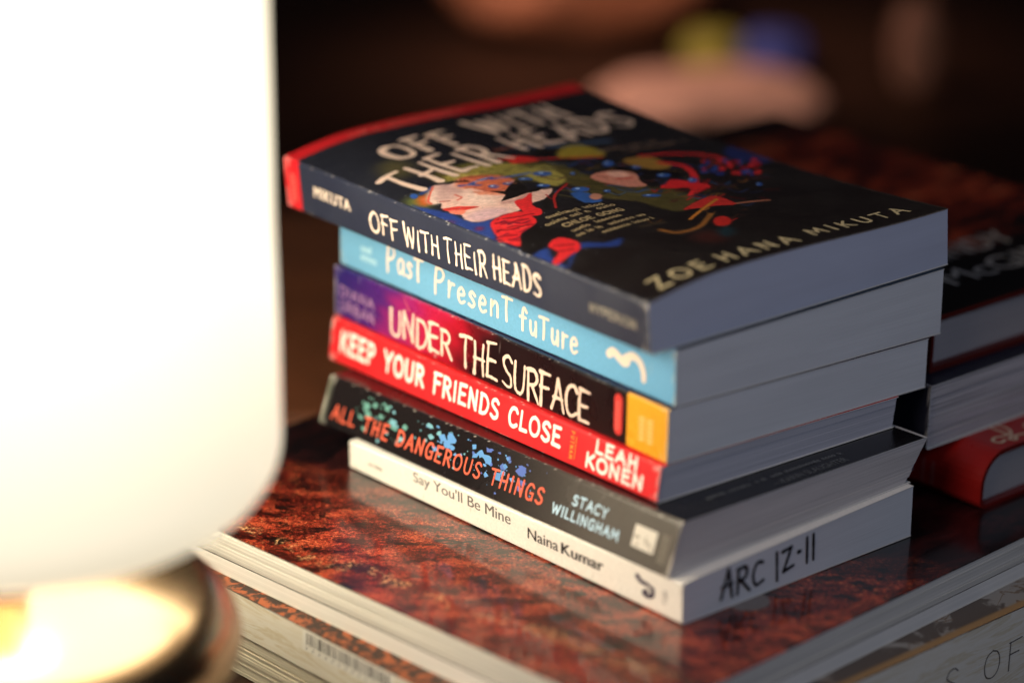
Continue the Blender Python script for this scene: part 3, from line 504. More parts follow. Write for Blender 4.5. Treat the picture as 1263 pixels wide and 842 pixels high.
('s',[(18.1,96.6),(19.0,96.2),(20.0,95.8)],(150,22,34),0.4602592910524442,0.5),
('s',[(-0.3,87.2),(1.3,87.0),(1.8,85.5)],(232,60,60),0.9561380751948002,0.5),
('s',[(13.5,101.8),(14.8,101.9),(15.3,101.1)],(232,60,60),0.7738160506580418,0.5),
('s',[(11.5,86.5),(13.0,86.4),(13.2,84.9)],(90,20,50),0.7179352701539166,0.5),
('s',[(14.8,100.7),(16.1,100.5),(17.0,99.7)],(244,84,80),0.7056173250053307,0.5),
('s',[(10.7,100.7),(14.6,96.9),(21.1,93.6)],(120,18,30),0.9,0.7),
('s',[(7.0,95.4),(11.0,91.2),(17.6,89.3)],(120,18,30),0.9,0.7),
('s',[(4.7,89.8),(8.8,85.6)],(120,18,30),0.9,0.7),
('s',[(15.3,101.3),(20.6,97.9)],(120,18,30),0.9,0.7),
('s',[(4.6,84.8),(6.4,81.3)],(120,18,30),0.9,0.7),
('p',[(19.4,87.2),(24.2,72.2),(19.2,64.0),(12.7,70.0),(8.5,67.3),(1.1,67.5),(1.4,73.5),(9.4,83.3)],(24,20,22),0.8),
('p',[(9.7,67.8),(11.9,69.5),(14.7,70.6),(17.0,70.5),(18.3,68.3),(19.1,64.9),(19.2,61.7),(18.3,59.2),(16.8,56.9),(15.1,55.2),(13.3,54.6),(11.3,54.6),(9.2,54.5),(6.5,53.7),(3.7,52.7),(1.7,52.4),(1.0,53.2),(1.0,54.6),(1.8,56.0),(3.7,57.3),(6.3,58.6),(8.4,60.3),(9.0,62.8),(9.1,65.6)],(222,44,50),0.7),
('s',[(11.4,66.1),(16.3,60.7)],(130,20,30),0.9,0.7),
('s',[(9.0,61.0),(13.5,57.4)],(130,20,30),0.9,0.7),
('s',[(71.5,169.3),(90.4,160.2),(118.2,156.5)],(74,100,140),3,2.2),
('p',[(81.0,162.5),(91.4,156.8),(83.3,147.3),(74.0,152.6)],(24,20,22),1.5),
('p',[(90.7,156.0),(94.7,157.7),(98.8,158.3),(102.1,157.4),(103.9,154.0),(104.8,149.0),(104.7,144.9),(103.9,142.0),(102.1,139.9),(99.0,139.0),(92.8,139.7),(85.3,141.8),(81.0,144.6),(82.1,148.3),(86.3,152.7)],(158,138,52),1.5),
('s',[(54.5,160.6),(61.7,154.4),(73.8,148.0),(98.7,138.4)],(214,44,44),1.6,0.5),
('p',[(63.3,159.3),(65.8,158.3),(68.8,156.0),(71.0,153.6),(72.2,151.1),(72.6,148.5),(71.6,146.9),(68.1,146.8),(63.2,147.7),(59.8,149.0),(59.0,150.3),(59.5,151.7),(60.3,153.4),(61.0,155.7),(61.9,158.1)],(214,44,44),0.5),
('s',[(65.4,167.9),(77.3,168.7)],(140,70,50),2.2,1.2),
('p',[(99.7,131.2),(103.8,116.7),(115.9,112.3),(106.4,95.8),(87.6,96.2),(89.7,104.7),(94.9,114.3),(90.1,120.3),(85.1,124.8)],(24,20,22),0.8),
('s',[(116.1,66.9),(121.6,66.6)],(30,34,60),1.4579044690780205,1),
('s',[(115.9,83.5),(116.8,81.1)],(60,34,28),1.480843093498562,1),
('s',[(103.1,82.6),(109.4,82.2)],(70,24,26),1.4917839713468783,1),
('s',[(129.5,84.4),(135.2,82.3)],(70,24,26),1.8595799397590196,1),
('s',[(111.1,74.6),(113.1,72.8)],(46,30,26),1.472418060139638,1),
('s',[(101.1,71.3),(104.6,66.6)],(60,34,28),0.9471835458337343,1),
('s',[(133.9,84.0),(140.0,82.5)],(30,34,60),1.7969056650925486,1),
('s',[(110.4,84.1),(114.7,85.8)],(60,34,28),1.739258366707022,1),
('s',[(113.9,59.3),(114.5,56.7)],(70,24,26),1.5382642143240397,1),
('s',[(114.5,70.9),(117.0,70.2)],(46,30,26),0.9715840088831673,1),
('s',[(114.5,80.7),(116.6,79.4)],(30,34,60),1.0929583570483408,1),
('s',[(143.8,90.2),(146.9,86.1)],(60,34,28),1.283813401693078,1),
('s',[(131.9,94.8),(132.6,90.9)],(70,24,26),1.702058964504901,1),
('s',[(103.7,65.6),(106.4,61.0)],(70,24,26),1.7901383647378373,1),
('s',[(122.3,99.5),(128.3,97.7)],(70,24,26),1.3044203034426327,1),
('s',[(95.6,74.6),(97.5,72.5)],(70,24,26),1.6784082029147664,1),
('s',[(113.8,71.9),(115.9,69.9)],(46,30,26),1.0932109545866664,1),
('s',[(135.8,85.2),(137.9,79.7)],(70,24,26),1.6338855782631616,1),
('s',[(128.3,89.8),(131.5,88.9)],(60,34,28),1.8557031101146906,1),
('s',[(123.9,67.0),(129.2,64.9)],(70,24,26),1.4767541540139106,1),
('s',[(106.7,81.1),(111.8,81.5)],(46,30,26),0.9182756857840051,1),
('s',[(138.3,89.9),(139.3,85.2)],(46,30,26),1.1553275100344176,1),
('s',[(140.0,94.1),(142.4,93.1)],(70,24,26),1.7785355585556433,1),
('s',[(121.5,87.7),(127.7,88.2)],(46,30,26),1.345849632309486,1),
('s',[(79.2,121.7),(78.4,118.6),(78.9,116.8),(82.7,118.7)],(30,28,30),0.8333014593540093,0.5),
('s',[(53.4,105.4),(58.6,107.1),(62.7,106.7),(62.1,100.8)],(80,76,44),0.8108544969748512,0.5),
('s',[(76.6,113.9),(75.2,110.0),(75.5,107.7),(80.2,110.5)],(90,40,50),0.46110568972828436,0.5),
('s',[(107.6,114.9),(114.5,117.3),(119.8,117.0),(119.4,110.6)],(190,52,44),0.5183437932221432,0.5),
('s',[(91.2,75.0),(93.3,74.8),(95.4,74.0),(96.5,72.2)],(40,62,120),0.534213893359698,0.5),
('s',[(108.1,77.0),(112.7,78.7),(116.1,78.7),(115.2,74.2)],(120,92,48),0.4163617036550846,0.5),
('s',[(109.0,109.3),(111.7,107.8),(115.0,106.1),(118.2,104.5)],(120,92,48),0.7847695060097742,0.5),
('s',[(71.2,105.4),(73.5,102.9),(76.7,100.5),(80.9,99.3)],(60,100,160),0.8874239043557176,0.5),
('s',[(127.8,105.1),(132.3,107.5),(135.3,107.9),(133.6,103.3)],(190,52,44),0.6044969788988336,0.5),
('s',[(43.7,109.3),(42.1,105.6),(42.1,103.5),(46.1,106.0)],(150,34,36),0.6798348201260636,0.5),
('s',[(79.7,126.0),(85.7,127.9),(90.5,127.6),(90.3,121.6)],(120,92,48),0.8935903907986339,0.5),
('s',[(75.6,132.9),(81.7,135.4),(86.4,135.4),(85.6,128.9)],(40,62,120),0.8932552758145408,0.5),
('s',[(55.3,128.4),(58.6,127.5),(61.9,125.9),(64.0,122.9)],(30,28,30),0.38311960919903426,0.5),
('s',[(47.2,115.0),(51.1,114.3),(54.9,112.5),(56.9,108.6)],(30,28,30),0.7806474798737044,0.5),
('s',[(87.0,105.9),(88.6,102.7),(91.4,100.1),(96.6,100.0)],(90,40,50),0.7594003887723507,0.5),
('s',[(84.7,101.6),(90.5,103.4),(95.1,103.0),(94.9,97.4)],(30,28,30),0.479439362642478,0.5),
('s',[(71.9,98.1),(72.6,94.1),(74.8,91.2),(80.4,91.9)],(60,100,160),0.49282379052799014,0.5),
('s',[(76.2,90.6),(80.2,91.1),(83.7,90.4),(84.4,86.6)],(60,100,160),0.6782555262286084,0.5),
('s',[(98.7,95.3),(104.4,96.4),(109.1,95.6),(109.8,90.5)],(40,62,120),0.6845654387755973,0.5),
('s',[(82.3,89.8),(82.8,86.7),(84.5,84.5),(88.8,85.2)],(150,34,36),0.38989471802755304,0.5),
('s',[(112.9,87.9),(112.8,84.1),(114.4,81.6),(119.8,83.0)],(60,100,160),0.6927723059835078,0.5),
('s',[(57.8,128.9),(58.1,124.7),(60.0,121.7),(65.3,122.7)],(90,40,50),0.7793892126202427,0.5),
('s',[(105.3,96.5),(107.8,95.0),(110.8,93.4),(113.8,91.9)],(30,28,30),0.4901593177503118,0.5),
('s',[(56.1,113.7),(56.8,109.6),(59.1,106.5),(64.5,106.9)],(150,34,36),0.5236880695510386,0.5),
('s',[(76.4,100.0),(75.6,94.7),(77.1,91.4),(84.0,93.9)],(40,62,120),0.6192459845205629,0.5),
('s',[(86.3,76.3),(87.9,75.9),(89.4,75.3),(90.5,74.0)],(150,34,36),0.35183990957096745,0.5),
('s',[(78.6,109.4),(79.3,108.3),(80.4,107.3),(82.2,107.1)],(30,28,30),0.5834414404970509,0.5),
('s',[(72.8,143.7),(74.2,139.5),(77.2,136.3),(83.4,136.7)],(60,100,160),0.5126357543413709,0.5),
('s',[(48.2,109.5),(52.6,111.3),(55.7,111.2),(54.7,106.2)],(60,100,160),0.5501994849729563,0.5),
('s',[(58.1,94.7),(63.3,96.7),(67.3,96.5),(66.2,90.7)],(30,28,30),0.6718757693274722,0.5),
('s',[(112.5,77.2),(111.4,72.4),(112.6,69.4),(119.1,71.8)],(40,62,120),0.6044275531394594,0.5),
('s',[(66.3,97.4),(66.1,94.1),(67.2,91.9),(71.5,93.1)],(60,100,160),0.5801539215525734,0.5),
('s',[(58.3,105.9),(61.1,104.2),(64.2,102.2),(67.2,100.0)],(30,28,30),0.46794953999398614,0.5),
('s',[(90.9,116.2),(89.1,110.9),(89.8,107.8),(96.6,111.4)],(40,62,120),0.8244985045336717,0.5),
('s',[(69.4,123.9),(69.1,121.6),(69.7,120.2),(72.5,121.3)],(80,76,44),0.871798738844585,0.5),
('s',[(94.0,101.2),(96.7,99.6),(99.9,97.9),(103.2,96.3)],(60,100,160),0.4977421310311184,0.5),
('s',[(88.9,127.1),(93.3,126.5),(97.6,125.0),(100.3,121.6)],(60,100,160),0.7478996124985189,0.5),
('s',[(135.1,111.6),(137.8,111.6),(140.2,110.8),(141.1,108.5)],(190,52,44),0.8200020263739869,0.5),
('s',[(86.5,121.8),(88.3,118.7),(91.4,116.1),(96.6,115.9)],(120,92,48),0.5666848535415103,0.5),
('s',[(84.1,136.8),(84.7,135.2),(85.9,134.1),(88.2,134.2)],(150,34,36),0.4646881704908163,0.5),
('s',[(80.4,111.3),(82.9,109.7),(85.8,107.9),(89.0,106.4)],(90,40,50),0.4932152258055195,0.5),
('s',[(95.9,90.9),(99.5,92.7),(102.0,93.0),(100.8,89.3)],(120,92,48),0.6442353676410164,0.5),
('s',[(96.1,124.3),(99.5,124.5),(102.6,123.6),(104.0,120.8)],(190,52,44),0.5106407724600651,0.5),
('s',[(85.4,125.0),(90.0,128.6),(92.8,129.8),(89.8,124.4)],(30,28,30),0.6612662133295069,0.5),
('s',[(90.0,74.8),(90.3,72.5),(91.6,70.8),(94.9,71.3)],(60,100,160),0.6569662759383474,0.5),
('s',[(89.5,128.7),(93.4,128.3),(97.2,127.0),(99.5,124.0)],(120,92,48),0.39944030821139614,0.5),
('s',[(84.8,114.2),(86.7,114.6),(88.3,114.4),(88.6,112.6)],(80,76,44),0.5065107079104533,0.5),
('s',[(111.8,110.9),(117.5,111.8),(122.4,110.9),(123.5,105.9)],(40,62,120),0.5428951152850872,0.5),
('s',[(100.6,97.6),(100.1,92.6),(102.0,89.4),(108.9,91.6)],(40,62,120),0.6130685908380948,0.5),
('s',[(57.1,103.1),(55.8,98.9),(56.4,96.3),(61.3,98.7)],(30,28,30),0.4161872498718015,0.5),
('s',[(99.5,73.3),(102.0,73.5),(104.2,72.9),(104.9,70.7)],(120,92,48),0.6079165834602448,0.5),
('s',[(82.6,124.2),(84.7,125.0),(86.3,124.9),(86.1,122.8)],(80,76,44),0.661143923279057,0.5),
('s',[(63.5,110.0),(65.0,109.4),(66.6,108.5),(67.8,107.3)],(80,76,44),0.8750616915057117,0.5),
('s',[(73.5,109.3),(74.7,105.2),(77.5,102.1),(83.4,102.5)],(150,34,36),0.6914476055545574,0.5),
('s',[(82.7,113.9),(81.9,110.3),(82.6,108.0),(87.3,110.2)],(30,28,30),0.5600321805587569,0.5),
('s',[(134.6,110.7),(135.8,109.9),(137.2,109.0),(138.8,108.3)],(120,92,48),0.6222689483182084,0.5),
('s',[(102.3,128.5),(106.7,129.3),(110.4,128.7),(111.3,124.8)],(120,92,48),0.724096008546878,0.5),
('s',[(85.3,138.7),(88.4,138.3),(91.5,137.3),(93.2,134.8)],(60,100,160),0.6508573198429227,0.5),
('s',[(100.9,81.9),(99.5,78.5),(99.6,76.6),(103.8,79.0)],(80,76,44),0.49523667201897914,0.5),
('s',[(75.2,143.2),(80.2,144.1),(84.6,143.2),(85.5,138.5)],(30,28,30),0.7276042825432734,0.5),
('s',[(106.8,74.8),(107.1,73.0),(108.2,71.7),(110.8,72.1)],(30,28,30),0.7927451626218747,0.5),
('s',[(74.5,118.8),(75.0,116.3),(76.5,114.5),(80.0,114.9)],(30,28,30),0.48036630977272676,0.5),
('s',[(74.6,124.3),(75.8,123.5),(77.3,122.5),(78.9,121.7)],(40,62,120),0.8326133242605639,0.5),
('s',[(108.9,74.0),(113.4,73.9),(117.7,72.6),(119.4,68.6)],(30,28,30),0.6317952489455012,0.5),
('s',[(117.2,119.8),(120.5,119.2),(123.8,118.0),(125.9,115.6)],(30,28,30),0.37939287267292304,0.5),
('s',[(68.5,116.7),(72.0,115.9),(75.5,114.3),(77.9,111.4)],(120,92,48),0.5522433887693975,0.5),
('s',[(111.7,113.3),(117.3,114.3),(122.0,113.5),(122.9,108.6)],(40,62,120),0.6621078028594756,0.5),
('s',[(72.9,101.6),(72.9,97.5),(74.6,94.7),(80.0,96.1)],(40,62,120),0.41887095205837727,0.5),
('s',[(71.2,105.0),(74.9,106.7),(77.5,106.8),(76.6,102.8)],(150,34,36),0.609509163514075,0.5),
('s',[(88.9,87.0),(93.8,87.1),(98.3,85.9),(99.9,81.6)],(120,92,48),0.5806169952346985,0.5),
('p',[(102.0,130.0),(106.4,131.4),(112.7,130.9),(117.1,128.8),(117.9,124.0),(116.8,117.5),(114.7,112.9),(111.4,111.5),(107.1,112.0),(103.9,114.2),(102.0,119.0),(101.1,125.4)],(158,118,56),1),
('p',[(74.9,118.4),(77.1,119.6),(79.9,120.5),(82.7,120.8),(85.5,120.5),(88.3,119.6),(90.6,118.3),(92.2,116.4),(93.4,114.1),(93.5,111.5),(92.0,108.5),(89.6,105.3),(87.6,102.4),(86.9,99.7),(86.6,97.3),(85.7,95.9),(83.4,95.7),(80.6,96.6),(78.2,98.1),(76.6,100.4),(75.2,103.3),(74.2,106.0),(73.3,108.5),(72.7,110.8),(72.5,112.9),(72.8,115.0),(73.5,116.9)],(212,138,122),0.5),
('p',[(83.2,118.8),(85.5,119.1),(88.6,118.4),(90.7,117.2),(91.0,115.0),(90.3,112.2),(89.1,110.3),(87.1,110.1),(84.6,110.8),(82.8,112.1),(82.2,114.3),(82.3,117.0)],(235,180,165),1),
('s',[(81.4,109.4),(87.6,107.6)],(190,40,40),1.4,0.5),
('s',[(77.2,117.1),(79.5,113.3)],(120,50,50),0.8,0.5),
('s',[(114.0,131.8),(130.2,127.8),(139.8,120.4),(142.3,110.6),(136.5,100.4)],(222,44,50),2.6,0.6),
('s',[(114.8,120.0),(120.0,113.0),(116.7,102.9),(107.6,90.9)],(222,44,50),3.4,0.6),
('p',[(87.8,90.2),(90.5,93.1),(95.8,96.3),(100.4,97.9),(103.0,96.6),(104.7,93.6),(106.2,90.6),(108.2,88.1),(110.0,85.6),(109.8,83.2),(106.1,80.8),(100.5,78.5),(95.8,76.9),(92.6,76.0),(90.3,75.7),(89.6,76.3),(92.0,78.4),(96.1,81.5),(98.1,84.4),(95.2,86.4),(90.2,88.2)],(222,44,50),0.5),
('p',[(152.3,121.1),(155.5,123.3),(158.9,124.6),(161.3,123.0),(162.7,117.2),(163.3,108.9),(162.6,102.5),(159.8,99.3),(155.2,97.5),(151.3,97.6),(148.6,100.6),(146.5,105.6),(145.7,110.4),(146.9,114.4),(149.4,118.3)],(36,44,100),2),
('p',[(130.9,101.8),(129.8,100.8),(128.6,100.2),(127.7,100.1),(127.3,100.5),(127.4,101.4),(128.0,102.6),(129.0,103.7),(130.2,104.5),(131.3,104.9),(132.0,104.7),(132.2,104.0),(131.8,102.9)],(50,80,160),0.5),
('p',[(135.3,111.6),(134.3,110.9),(133.1,110.5),(132.0,110.7),(131.2,111.2),(131.0,112.1),(131.3,113.1),(132.1,114.0),(133.2,114.5),(134.4,114.6),(135.4,114.3),(135.9,113.5),(135.9,112.5)],(205,40,44),0.5),
('p',[(127.5,99.5),(126.4,98.5),(125.2,98.0),(124.2,97.9),(123.6,98.4),(123.6,99.4),(124.2,100.5),(125.2,101.5),(126.4,102.3),(127.6,102.6),(128.4,102.4),(128.6,101.6),(128.4,100.6)],(40,56,130),0.5),
('p',[(146.2,103.1),(144.8,102.0),(143.5,101.4),(142.3,101.3),(141.8,101.9),(141.9,103.0),(142.6,104.3),(143.8,105.6),(145.2,106.5),(146.5,106.8),(147.3,106.5),(147.6,105.7),(147.2,104.5)],(50,80,160),0.5),
('p',[(142.7,108.0),(141.7,107.3),(140.6,107.1),(139.6,107.2),(138.9,107.8),(138.6,108.6),(138.9,109.5),(139.7,110.3),(140.7,110.8),(141.8,110.9),(142.7,110.5),(143.2,109.8),(143.2,108.9)],(50,80,160),0.5),
('p',[(123.5,99.9),(122.5,99.1),(121.3,98.8),(120.2,98.9),(119.5,99.5),(119.3,100.3),(119.6,101.3),(120.4,102.2),(121.5,102.8),(122.7,102.9),(123.6,102.5),(124.2,101.8),(124.1,100.8)],(50,80,160),0.5),
('p',[(137.4,91.0),(136.0,89.9),(134.6,89.2),(133.4,89.1),(132.8,89.8),(132.9,90.9),(133.6,92.2),(134.9,93.5),(136.3,94.5),(137.7,94.9),(138.6,94.6),(138.8,93.7),(138.4,92.4)],(40,56,130),0.5),
('p',[(142.3,95.3),(141.4,94.7),(140.3,94.5),(139.1,94.8),(138.3,95.4),(138.0,96.3),(138.2,97.2),(139.0,98.0),(140.0,98.4),(141.2,98.4),(142.2,98.0),(142.8,97.2),(142.8,96.2)],(160,24,34),0.5),
('p',[(133.5,109.8),(132.1,108.5),(130.8,107.7),(129.9,107.5),(129.6,107.9),(129.9,108.9),(130.8,110.2),(132.0,111.6),(133.4,112.6),(134.5,113.2),(135.2,113.1),(135.2,112.3),(134.6,111.1)],(40,56,130),0.5),
('p',[(138.7,90.9),(137.4,89.8),(136.2,89.1),(135.2,89.0),(134.7,89.5),(134.9,90.5),(135.7,91.7),(136.9,93.0),(138.2,93.9),(139.4,94.3),(140.1,94.1),(140.3,93.4),(139.8,92.2)],(50,80,160),0.5),
('p',[(133.2,99.8),(131.8,98.6),(130.4,97.9),(129.3,97.8),(128.8,98.3),(128.9,99.4),(129.7,100.7),(130.9,102.1),(132.3,103.0),(133.6,103.4),(134.5,103.2),(134.7,102.4),(134.2,101.1)],(205,40,44),0.5),
('p',[(138.8,87.7),(137.9,87.1),(136.8,86.8),(135.8,86.9),(135.2,87.5),(135.0,88.3),(135.4,89.2),(136.1,90.0),(137.1,90.5),(138.2,90.5),(139.0,90.2),(139.4,89.5),(139.3,88.6)],(160,24,34),0.5),
('p',[(142.3,87.9),(141.1,86.8),(139.8,86.3),(138.8,86.2),(138.2,86.8),(138.3,87.8),(139.0,89.0),(140.1,90.2),(141.4,91.0),(142.6,91.3),(143.4,91.0),(143.6,90.2),(143.2,89.1)],(205,40,44),0.5),
('p',[(133.3,90.6),(132.5,90.0),(131.6,89.6),(130.9,89.6),(130.4,90.0),(130.4,90.7),(130.8,91.5),(131.6,92.2),(132.5,92.8),(133.3,93.0),(133.9,92.8),(134.1,92.2),(133.9,91.4)],(40,56,130),0.5),
('p',[(138.0,88.2),(136.8,87.1),(135.7,86.3),(134.9,86.1),(134.6,86.5),(134.9,87.4),(135.8,88.6),(137.0,89.8),(138.2,90.8),(139.2,91.3),(139.7,91.2),(139.7,90.5),(139.1,89.5)],(40,56,130),0.5),
('p',[(153.6,102.2),(152.6,101.3),(151.5,100.9),(150.6,100.9),(150.1,101.4),(150.2,102.2),(150.7,103.3),(151.6,104.2),(152.7,104.9),(153.7,105.1),(154.4,104.8),(154.6,104.1),(154.3,103.2)],(205,40,44),0.5),
('p',[(125.0,103.0),(123.8,101.9),(122.7,101.1),(122.0,100.9),(121.7,101.2),(122.0,102.1),(122.8,103.3),(123.9,104.4),(125.1,105.4),(126.1,105.9),(126.6,105.8),(126.6,105.2),(126.0,104.2)],(160,24,34),0.5),
('p',[(132.4,92.5),(131.5,91.8),(130.6,91.4),(129.8,91.4),(129.4,91.8),(129.4,92.5),(129.9,93.4),(130.7,94.2),(131.6,94.8),(132.5,95.1),(133.1,94.9),(133.4,94.3),(133.1,93.4)],(205,40,44),0.5),
('p',[(139.7,108.1),(138.9,107.5),(137.9,107.2),(137.0,107.4),(136.4,107.9),(136.2,108.6),(136.4,109.4),(137.1,110.1),(138.0,110.5),(139.0,110.6),(139.8,110.3),(140.2,109.6),(140.2,108.8)],(205,40,44),0.5),
('p',[(151.1,97.3),(149.9,96.3),(148.8,95.6),(147.9,95.5),(147.6,96.0),(147.8,96.9),(148.5,98.0),(149.6,99.2),(150.8,100.0),(151.8,100.4),(152.4,100.2),(152.5,99.5),(152.0,98.5)],(160,24,34),0.5),
('p',[(127.2,94.1),(126.2,93.3),(124.9,93.0),(123.8,93.1),(123.0,93.7),(122.8,94.6),(123.1,95.7),(124.0,96.7),(125.2,97.3),(126.5,97.4),(127.5,97.0),(128.0,96.2),(127.9,95.2)],(40,56,130),0.5),
('p',[(148.2,96.6),(146.9,95.7),(145.5,95.2),(144.4,95.3),(143.7,95.9),(143.6,97.0),(144.2,98.3),(145.2,99.4),(146.6,100.1),(147.9,100.3),(148.9,100.0),(149.3,99.1),(149.0,97.9)],(205,40,44),0.5),
('p',[(134.0,91.3),(132.9,90.5),(131.8,90.0),(130.9,90.0),(130.3,90.5),(130.3,91.4),(130.9,92.4),(131.8,93.4),(132.9,94.1),(134.0,94.3),(134.7,94.1),(135.0,93.3),(134.8,92.4)],(205,40,44),0.5),
('p',[(148.2,95.5),(147.3,94.7),(146.3,94.3),(145.5,94.3),(145.1,94.7),(145.2,95.5),(145.7,96.4),(146.6,97.3),(147.5,97.9),(148.4,98.1),(149.0,97.9),(149.2,97.3),(148.9,96.4)],(160,24,34),0.5),
('p',[(127.8,106.1),(127.0,105.5),(126.1,105.2),(125.2,105.3),(124.5,105.8),(124.3,106.5),(124.6,107.3),(125.2,108.0),(126.1,108.5),(127.1,108.5),(127.9,108.2),(128.3,107.6),(128.3,106.9)],(50,80,160),0.5),
('p',[(145.3,104.0),(144.3,103.2),(143.2,102.8),(142.2,102.9),(141.6,103.5),(141.5,104.3),(141.9,105.3),(142.7,106.2),(143.8,106.8),(144.9,107.0),(145.7,106.6),(146.1,105.9),(146.0,105.0)],(160,24,34),0.5),
('p',[(95.9,127.8),(94.3,126.4),(92.5,125.5),(91.1,125.5),(90.2,126.2),(90.2,127.6),(90.9,129.2),(92.4,130.9),(94.1,132.0),(95.8,132.5),(97.0,132.2),(97.4,131.1),(97.1,129.5)],(48,88,170),0.4),
('p',[(94.6,130.0),(94.2,129.5),(93.6,129.3),(93.2,129.2),(92.9,129.5),(92.9,129.9),(93.1,130.4),(93.6,130.9),(94.1,131.2),(94.6,131.4),(95.0,131.3),(95.1,130.9),(95.0,130.5)],(170,200,240),0.3),
('p',[(102.2,118.2),(101.3,117.5),(100.2,117.2),(99.1,117.4),(98.3,117.9),(98.0,118.8),(98.2,119.7),(98.9,120.5),(100.0,121.0),(101.1,121.1),(102.1,120.7),(102.7,120.0),(102.7,119.1)],(48,88,170),0.4),
('p',[(100.8,119.7),(100.6,119.5),(100.2,119.4),(99.9,119.4),(99.6,119.6),(99.5,119.8),(99.6,120.1),(99.8,120.4),(100.2,120.5),(100.5,120.5),(100.8,120.4),(101.0,120.2),(101.0,119.9)],(170,200,240),0.3),
('p',[(80.8,82.1),(79.8,81.7),(78.2,81.8),(76.4,82.4),(74.9,83.5),(73.9,84.8),(73.8,85.9),(74.4,86.6),(75.7,86.8),(77.5,86.4),(79.2,85.5),(80.5,84.3),(81.1,83.1)],(48,88,170),0.4),
('p',[(77.8,84.7),(77.5,84.5),(77.0,84.6),(76.5,84.8),(76.0,85.1),(75.7,85.5),(75.7,85.8),(75.9,86.0),(76.3,86.1),(76.8,86.0),(77.3,85.7),(77.7,85.3),(77.9,85.0)],(170,200,240),0.3),
('p',[(67.8,97.7),(67.0,97.1),(66.1,96.9),(65.4,97.0),(64.9,97.4),(64.7,98.2),(65.0,99.0),(65.6,99.7),(66.5,100.2),(67.3,100.3),(68.0,100.0),(68.3,99.3),(68.3,98.5)],(48,88,170),0.4),
('p',[(66.9,99.0),(66.7,98.8),(66.4,98.7),(66.2,98.8),(66.0,98.9),(66.0,99.1),(66.1,99.4),(66.3,99.6),(66.5,99.7),(66.8,99.8),(67.0,99.7),(67.1,99.5),(67.1,99.3)],(170,200,240),0.3),
('p',[(62.2,104.1),(60.8,103.2),(59.1,103.0),(57.3,103.5),(56.0,104.7),(55.3,106.3),(55.6,107.8),(56.6,109.0),(58.2,109.6),(60.0,109.5),(61.7,108.6),(62.7,107.2),(62.9,105.6)],(48,88,170),0.4),
('p',[(59.7,107.1),(59.3,106.8),(58.8,106.7),(58.3,106.9),(57.9,107.2),(57.7,107.7),(57.7,108.2),(58.1,108.5),(58.5,108.7),(59.1,108.7),(59.6,108.4),(59.9,108.0),(59.9,107.5)],(170,200,240),0.3),
('p',[(105.1,102.9),(103.9,102.0),(102.3,101.7),(100.7,102.0),(99.5,102.8),(99.0,104.0),(99.2,105.2),(100.1,106.3),(101.6,106.9),(103.2,106.9),(104.6,106.3),(105.5,105.3),(105.7,104.1)],(48,88,170),0.4),
('p',[(102.9,105.0),(102.6,104.7),(102.1,104.6),(101.6,104.7),(101.3,105.0),(101.1,105.3),(101.2,105.7),(101.4,106.0),(101.9,106.2),(102.4,106.2),(102.8,106.0),(103.1,105.7),(103.1,105.3)],(170,200,240),0.3),
('p',[(129.1,74.0),(128.1,73.2),(127.1,72.8),(126.3,72.7),(125.8,73.2),(125.9,74.0),(126.4,74.9),(127.2,75.8),(128.3,76.5),(129.2,76.7),(129.9,76.5),(130.1,75.8),(129.8,74.9)],(48,88,170),0.4),
('p',[(128.5,75.3),(128.2,75.0),(127.9,74.9),(127.6,74.9),(127.5,75.0),(127.5,75.3),(127.7,75.5),(127.9,75.8),(128.2,76.0),(128.5,76.1),(128.7,76.0),(128.8,75.8),(128.7,75.5)],(170,200,240),0.3),
('p',[(109.8,92.2),(108.4,91.0),(106.9,90.3),(105.6,90.2),(104.9,90.8),(104.9,92.0),(105.6,93.4),(106.9,94.8),(108.4,95.8),(109.9,96.2),(110.9,95.9),(111.2,95.0),(110.9,93.6)],(48,88,170),0.4),
('p',[(108.8,94.0),(108.4,93.7),(107.9,93.4),(107.5,93.4),(107.3,93.6),(107.3,94.0),(107.5,94.4),(107.9,94.8),(108.4,95.1),(108.8,95.2),(109.1,95.1),(109.2,94.9),(109.1,94.5)],(170,200,240),0.3),
('p',[(64.0,129.4),(62.7,128.5),(61.0,128.3),(59.3,128.8),(57.9,129.9),(57.3,131.4),(57.5,132.9),(58.4,134.1),(60.0,134.6),(61.7,134.5),(63.3,133.6),(64.4,132.3),(64.6,130.8)],(48,88,170),0.4),
('p',[(61.5,132.2),(61.1,131.9),(60.6,131.8),(60.1,132.0),(59.7,132.3),(59.5,132.8),(59.6,133.2),(59.9,133.6),(60.3,133.8),(60.9,133.7),(61.3,133.5),(61.6,133.1),(61.7,132.6)],(170,200,240),0.3),
('p',[(71.8,124.4),(71.1,123.7),(70.3,123.3),(69.7,123.3),(69.4,123.7),(69.4,124.3),(69.8,125.1),(70.5,125.9),(71.2,126.4),(72.0,126.6),(72.4,126.5),(72.6,126.0),(72.4,125.2)],(48,88,170),0.4),
('p',[(71.4,125.4),(71.2,125.2),(70.9,125.1),(70.8,125.1),(70.7,125.2),(70.7,125.4),(70.8,125.6),(71.0,125.9),(71.2,126.0),(71.4,126.1),(71.6,126.1),(71.6,125.9),(71.6,125.7)],(170,200,240),0.3),
('p',[(52.2,104.5),(54.3,105.1),(56.8,103.9),(58.4,101.7),(58.6,97.8),(57.9,92.9),(56.5,89.6),(54.0,88.9),(50.8,89.9),(48.9,92.0),(49.1,95.9),(50.4,101.1)],(50,90,165),0.8),
